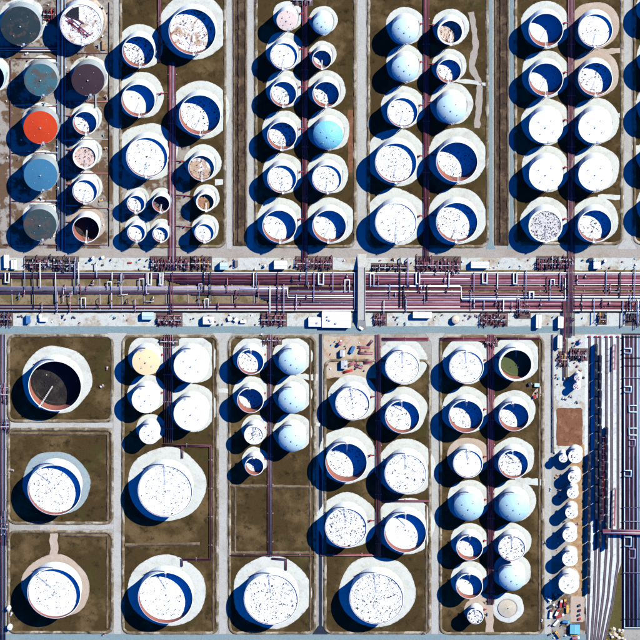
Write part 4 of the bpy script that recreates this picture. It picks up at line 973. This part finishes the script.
# ---------------------------------------------------------------- railway
TR = [[(589.6, 337), (589.2, 480), (588.6, 600), (586.5, 660)], [(596, 337), (596, 540), (594, 600), (590, 660)], [(600, 337), (600, 540), (598, 600), (592.5, 660)],
      [(606.4, 337), (606.4, 550), (603.5, 592), (595, 660)], [(611.6, 337), (611.6, 555), (608, 598), (597, 660)], [(618, 337), (618, 562), (612.5, 602), (600, 660)]]
for i, t in enumerate(TR):
    fine = []
    for j in range(len(t) - 1):
        for k in range(8): fine.append((t[j][0] + (t[j + 1][0] - t[j][0]) * k / 8, t[j][1] + (t[j + 1][1] - t[j][1]) * k / 8))
    fine.append(t[-1]); pts = [P(*q) for q in fine]; o = Vector((pts[0].x, pts[0].y, 0)); pts = [p - o for p in pts]
    root = empty('railway_track', o); tag(root, 'rail track in the yard right of the small tanks, %s from the left' % ORD[i], 'railway track', 'tracks of the rail yard')
    for s in (-1, 1):
        m = MB(); vs_ = []
        for p, q in zip(pts, pts[1:] + [pts[-1] + (pts[-1] - pts[-2])]):
            d = (q - p).normalized(); nn = Vector((-d.y, d.x, 0)); c = p + nn * s * .75
            for a, z in ((-.11, .28), (-.11, .46), (.11, .46), (.11, .28)): vs_.append(c + nn * a + Vector((0, 0, z)))
        n = len(pts); fs = []
        for k in range(n - 1):
            for e in range(4): fs.append((k * 4 + e, k * 4 + (e + 1) % 4, (k + 1) * 4 + (e + 1) % 4, (k + 1) * 4 + e))
        m.add(vs_, fs); m.build('rail', M['rail'], root)
    m = MB(); vs_ = []
    for p, q in zip(pts, pts[1:] + [pts[-1] + (pts[-1] - pts[-2])]):
        d = (q - p).normalized(); nn = Vector((-d.y, d.x, 0))
        for a, z in ((-1.5, .04), (-1.05, .17), (1.05, .17), (1.5, .04)): vs_.append(p + nn * a + Vector((0, 0, z + .004 * i)))
    m.add(vs_, [(k * 4 + e, k * 4 + e + 1, (k + 1) * 4 + e + 1, (k + 1) * 4 + e) for k in range(len(pts) - 1) for e in range(3)])
    m.build('ballast_bed', M['trackbed'], root)
    m = MB()
    for j in range(len(pts) - 1):
        L = (pts[j + 1] - pts[j]); c = max(1, int(L.length / 1.3)); d = L.normalized(); a = math.atan2(d.y, d.x)
        for k in range(c):
            p = pts[j] + L * (k / c); m.box(p.x, p.y, .1, .28, 2.1, .13 + .004 * i, a)
    sl_ = m.build('sleepers', M['sleeper'], root); sl_['kind'] = 'stuff'
    m = MB(); m.box(0, 1.2, 0, 2.2, .6, 1.7); m.box(0, .6, 1.0, 2.6, .5, .6); m.build('buffer_stop', M['red'], root)
wag = None
def wagon(px, py, label):
    global wag
    q = P(px, py, 0)
    if wag is None:
        root = empty('tank_wagon', (0, 0, 0)); L = 17.1
        m = MB(); n = 14; prof = [(-L / 2, .2), (-L / 2 + .12, 1.2), (-L / 2 + .3, 1.6), (-L / 2 + .6, 1.72), (L / 2 - .6, 1.72), (L / 2 - .3, 1.6), (L / 2 - .12, 1.2), (L / 2, .2)]
        vs_ = []; fs = []
        for (y, r) in prof:
            for k in range(n):
                a = 2 * pi * k / n; vs_.append((r * math.cos(a), y, 3.25 + r * math.sin(a)))
        for j in range(len(prof) - 1):
            for k in range(n):
                a = j * n + k; b = j * n + (k + 1) % n; fs.append((a, b, b + n, a + n))
        m.add(vs_, fs); m.build('tank_body', M['car'], root, True)
        m = MB(); m.cyl(0, 0, 4.8, 5.5, .75, 12); m.build('dome_hatch', M['darksteel'], root)
        m = MB(); m.box(0, 0, 4.9, 2.2, 3.0, .08); m.build('walkway', M['darksteel'], root)
        m = MB(); m.box(0, 0, 1.1, .9, 17.0, .4)
        for s in (-1, 1): m.box(0, s * 7.6, 1.1, 2.8, .7, .45)
        m.build('underframe', M['darksteel'], root)
        for s in (-1, 1):
            m = MB(); m.box(0, s * 6, .75, 2.1, 2.6, .4)
            bg_ = m.build('bogie', M['darksteel'], root)
            for a in (-1, 1):
                for b in (-1, 1):
                    m = MB(); x0 = a * .75
                    m.tube([(x0 - .08, s * 6 + b * .9, .91), (x0 + .08, s * 6 + b * .9, .91)], .45, 12); m.build('wheel', M['rail'], bg_)
            m = MB(); m.box(0, s * 8.7, 1.15, .35, .6, .35); m.build('coupler', M['darksteel'], root)
        wag = root; r = root
    else:
        r = wag.copy(); col.objects.link(r)
        for ch in list(wag.children):
            c = ch.copy(); col.objects.link(c); c.parent = r
            for g in list(ch.children):
                d = g.copy(); col.objects.link(d); d.parent = c
    r.location = (q.x, q.y, 0); r.scale = (1, 1, 1.3); tag(r, label, 'rail wagon', 'black tank wagons in the rail yard'); return r
rows = [('first', TR[0], 461, 8), ('second', TR[1], 351, 10), ('third', TR[2], 362, 11), ('fourth', TR[3], 434, 7)]
for nm, t, y0, n in rows:
    for k in range(n):
        y = y0 + 17.6 * k
        for a, b in zip(t, t[1:]):
            if a[1] <= y <= b[1]: x = a[0] + (b[0] - a[0]) * (y - a[1]) / (b[1] - a[1])
        wagon(x, y, 'black tank wagon, %s from the top of the %s wagon row from left' % (ORD[k], nm))
# loading rack by the fifth track
def loading_rack(px, py, L, label, mt='rust3'):
    q = P(px, py); root = empty('loading_rack', (q.x, q.y, 0)); tag(root, label, 'loading rack', 'loading racks')
    m = MB(); m.box(0, 0, 4.2, 1.6, L, .25); m.build('platform', M[mt], root)
    n = max(2, int(L / 6))
    for k in range(n + 1):
        y = -L / 2 + .4 + (L - .8) * k / n
        m = MB()
        for s in (-1, 1): m.box(s * .6, y, 0, .3, .3, 4.2)
        m.build('post', M['rust2'], root)
        m = MB(); m.tube([(0, y, 4.4), (0, y, 6.6), (-2.2, y, 6.6), (-2.2, y, 5.4)], .16, 6); m.build('loading_arm', M['rust3'], root)
    for s in (-1, 1):
        m = MB(); m.tube([(s * .75, -L / 2, 5.3), (s * .75, L / 2, 5.3)], .08, 5); m.build('guard_rail', M['red'], root)
loading_rack(614.8, 356, 26, 'short rusty loading rack near the head of the tracks')
loading_rack(614.8, 506, 40, 'long rusty loading rack just above the pink pipe bridge')
loading_rack(603.4, 477, 90, 'longest dark loading rack between third and fourth wagon rows', 'black')

# ---------------------------------------------------------------- work yard at the bottom right: trucks and stores
def truck(px, py, rz, cab, box, label, L=9):
    q = P(px, py); root = empty('truck', (q.x, q.y, 0), rz); tag(root, label, 'truck', 'trucks in the work yard')
    m = MB(); m.box(L / 2 - 1.1, 0, .8, 2.1, 2.3, 1.9); m.build('cab', M[cab], root)
    m = MB(); m.box(L / 2 - .25, 0, 1.7, .45, 2.1, .8); m.build('windscreen', M['glass'], root)
    m = MB(); m.box(-1.2, 0, 1.0, L - 2.6, 2.4, 1.9 if box != 'sleeper' else .8); m.build('load_body', M[box], root)
    m = MB(); m.box(0, 0, .7, L, 1.0, .3); m.build('chassis', M['darksteel'], root)
    for x in (-L / 2 + 1.2, -L / 2 + 2.4, L / 2 - 1.2):
        for s in (-1, 1):
            m = MB(); m.tube([(x, s * 1.05 - .15, .5), (x, s * 1.05 + .15, .5)], .5, 12); m.build('wheel', M['tyre'], root)
TK = [(561, 603, 1.4, 'roofwhite', 'red', 'white-cabbed truck with red body, top of work yard'), (557, 612, 1.2, 'red', 'roofwhite', 'red-cabbed truck with white body in work yard'), (565, 602, 1.5, 'yellow', 'rust', 'yellow-cabbed truck with rust body in work yard'),
      (567.5, 608, 1.57, 'yellow', 'yellow', 'bright yellow truck on the work pad edge'), (552, 605, .6, 'roofwhite', 'darksteel', 'white-cabbed dark truck at the yard corner'), (560, 615, .3, 'roofwhite', 'red', 'white and red truck, lower middle of work yard'),
      (551, 613, 1.5, 'rust', 'roofwhite', 'rust-cabbed truck at left of the work yard'), (566, 621, 0, 'tealpaint', 'bluepaint', 'teal and blue truck below work pad'), (556, 622, .9, 'roofwhite', 'roofwhite', 'all-white truck at foot of work yard'), (558, 634, 2.2, 'yellow', 'tansoil', 'tan truck near bottom edge of work yard'),
      (576, 637, .2, 'roofwhite', 'rust3', 'white and pink truck at bottom edge below teal hut'), (549, 598, 2.4, 'bluepaint', 'roofwhite', 'blue-cabbed white truck under the largest rail-side tank')]
for x, y, rz, c, b, lb in TK: truck(x, y, rz, c, b, lb, random.uniform(6.5, 9))
for i, (x, y) in enumerate(((579.5, 605), (579.8, 610), (579.2, 614.5), (579.6, 618.5))):
    container(x, y, 2.6, 2.0, random.uniform(0, .6), ('darksteel', 'rust2', 'darksteel', 'red')[i], 'small dark crate on tan work pad, %s from top' % ORD[i], 1.8)
container(574, 632.5, 7, 5, .05, 'yellow', 'sand-coloured box beside the teal hut', 2)
# pale rubble heap at the bottom between tracks and rack
for i in range(26):
    rnd = random.Random(i + 400); x = rnd.uniform(606, 626); y = rnd.uniform(629, 643); r = rnd.uniform(.9, 2.6)
    q = P(x, y); m = MB(); n = 8; vs_ = []
    for j, (kr, kz) in enumerate(((1, -.1), (.95, .35), (.6, .75))):
        for k in range(n):
            a = 2 * pi * k / n + j * .3; rr = r * kr * rnd.uniform(.75, 1.15); vs_.append((rr * math.cos(a), rr * math.sin(a), r * kz * rnd.uniform(.8, 1.2)))
    vs_.append((0, 0, r * .9)); fs = []
    for j in range(2):
        for k in range(n): fs.append((j * n + k, j * n + (k + 1) % n, (j + 1) * n + (k + 1) % n, (j + 1) * n + k))
    for k in range(n): fs.append((2 * n + k, 2 * n + (k + 1) % n, 3 * n))
    m.add(vs_, fs)
    tag(m.build('boulder', M['rubble'] if i % 4 else M['bush'], None, False, (q.x, q.y, 0)), 'pale boulder of the heap at bottom between tracks and rack', 'boulder', 'boulders of the bottom heap')

# small cabinets, bollard boxes and stored parts lying about on the gravel strips and yards
AREAS = [(85, 258, 150, 269, 12, 'above the corridor'), (212, 258, 293, 269, 12, 'above the corridor'), (336, 258, 412, 264, 8, 'above the corridor'), (462, 258, 535, 269, 12, 'above the corridor'), (577, 258, 638, 269, 10, 'above the corridor'),
         (14, 314, 140, 325, 18, 'below the corridor'), (184, 314, 258, 325, 12, 'below the corridor'), (388, 314, 478, 325, 16, 'below the corridor'), (533, 314, 620, 325, 12, 'below the corridor'),
         (326, 340, 372, 372, 22, 'in the sandy yard'), (556, 340, 586, 404, 30, 'in the rail yard plant'), (548, 598, 569, 638, 24, 'in the work yard'), (4, 4, 110, 245, 46, 'in the corner block'), (555, 448, 566, 592, 20, 'beside the small rail-side tanks')]
rb = random.Random(77)
tops = [(o.location.x, o.location.y, max(c.dimensions.x for c in o.children if c.type == 'MESH' and c.name.startswith('shell')) / 2 if any(c.name.startswith('shell') for c in o.children) else 6) for o in col.objects if o.name.startswith('storage_tank')]
for (x0, y0, x1, y1, n, where) in AREAS:
    for k in range(n):
        q = P(rb.uniform(x0, x1), rb.uniform(y0, y1))
        if any((q.x - a) ** 2 + (q.y - b) ** 2 < (c + 1.5) ** 2 for a, b, c in tops): continue
        m = MB(); w_, d_, h_ = rb.uniform(.7, 2.2), rb.uniform(.6, 1.6), rb.uniform(.6, 2.0)
        m.box(0, 0, 0, w_, d_, h_); m.box(0, 0, h_, w_ * .8, d_ * .7, .15); m.box(w_ * .5 + .12, 0, .2, .22, d_ * .5, h_ * .5); m.box(-w_ * .2, d_ * .5 + .1, .1, .3, .2, h_ * .7)
        o = m.build('utility_box', M[rb.choice(('rust', 'rust2', 'darksteel', 'steel', 'white', 'rust3', 'white', 'tealpaint', 'darksteel'))], None, False, (q.x, q.y, .02)); o.rotation_euler = (0, 0, rb.uniform(0, 3.1))
        tag(o, 'small utility box standing ' + where, 'utility box', 'utility boxes ' + where)

# irregular jumpers, cross-links and valve stations over the corridor lines
rb = random.Random(505)
JN = {'rust': 'rust-brown', 'rust2': 'dark maroon', 'black': 'black', 'pale': 'pale grey', 'lav': 'lavender-grey', 'rust3': 'pinkish', 'blue': 'blue-grey'}
for k in range(70):
    x = rb.uniform(4, 636)
    if 354 < x < 370: continue
    y0 = rb.uniform(271, 303); L = rb.choice((4, 6, 9, 14, 20)); y1 = min(311, y0 + L); x1 = x + rb.choice((0, 0, 0, rb.uniform(-9, 9))); mt = rb.choice(list(JN))
    a = P(x, y0); b = P(x1, y1); z = rb.uniform(2.4, 3.6); o = Vector((a.x, a.y, 0)); d = b - a
    m = MB(); m.tube([(0, 0, 1.0), (0, 0, z), (0, d.y, z), (d.x, d.y, z), (d.x, d.y, 1.0)] if abs(d.x) > .1 else [(0, 0, 1.0), (0, 0, z), (0, d.y, z), (0, d.y, 1.0)], rb.uniform(.28, .5), 7)
    ob = m.build('jumper_pipe', M[mt], None, True, o); tag(ob, 'short %s jumper pipe linking corridor lines' % JN[mt], 'pipe', 'short %s jumpers of the corridor' % JN[mt])
    m = MB(); m.box(0, d.y * .5, z - .6, 1.2, 1.5, 1.3); m.cyl(0, d.y * .5, z + .7, z + 1.3, .12, 5); m.cyl(0, d.y * .5, z + 1.3, z + 1.42, .55, 8); m.build('valve', M[rb.choice(('rust2', 'darksteel', 'rust', 'steel'))], ob)
# pipe runs and walkways between the corner-block tanks
for k, (p0, p1, mt, lb) in enumerate([((57, 58), (16, 58), 'rust2', 'dark maroon pipe run above the patchy teal tank'), ((57, 104), (14, 105), 'pale', 'pale pipe run between the patchy teal and orange-red tanks'), ((57, 106), (22, 107), 'rust', 'rust pipe run between the patchy teal and orange-red tanks'),
        ((57, 152), (12, 153), 'rust2', 'dark pipe run between the orange-red and blue tanks'), ((57, 202), (12, 201), 'rust', 'rust pipe run below the smooth blue tank'), ((57, 204), (30, 204.5), 'pale', 'pale pipe run below the smooth blue tank'),
        ((66, 53), (108, 53), 'rust2', 'dark maroon pipe run below the streaked tank'), ((66, 101), (108, 101.5), 'rust', 'rust pipe run below the purple-brown tank'), ((66, 139), (108, 139), 'pale', 'pale pipe run above the rusty-roofed tank'),
        ((66, 173), (108, 173), 'rust3', 'pinkish pipe run below the rusty-roofed tank'), ((66, 208), (108, 208), 'rust', 'rust pipe run above the red-walled tank'), ((10.5, 60), (10.5, 246), 'rust2', 'dark pipe run down the left of the corner block'),
        ((109, 2), (109, 246), 'black', 'black pipe run beside the road right of the corner block'), ((4, 244.5), (108, 244.5), 'rust', 'rust pipe run along the foot of the corner block')]):
    pipe([(p0[0], p0[1]), (p1[0], p1[1])], .7, mt, lb, 'pipe runs of the corner block', .7)
for k, (x, y, L, rz) in enumerate([(50, 62, 16, 0), (52, 152, 12, 0), (53, 200, 14, 0), (72, 205, 12, 0), (70, 140, 12, 0), (96, 100, 14, 1.57)]):
    q = P(x, y); rt = empty('walkway', (q.x, q.y, 0), rz); tag(rt, 'raised grey steel walkway between corner-block tanks', 'walkway', 'walkways of the corner block')
    m = MB(); m.box(0, 0, 1.6, L, 1.2, .12); m.build('grating', M['steel'], rt)
    for sg in (-1, 1):
        m = MB(); m.tube([(-L / 2, sg * .6, 2.6), (L / 2, sg * .6, 2.6)], .07, 5); m.build('handrail', M['steel'], rt)
    for t in (-.45, 0, .45):
        m = MB()
        for sg in (-1, 1): m.box(t * L, sg * .5, 0, .14, .14, 2.6)
        m.build('post', M['darksteel'], rt)
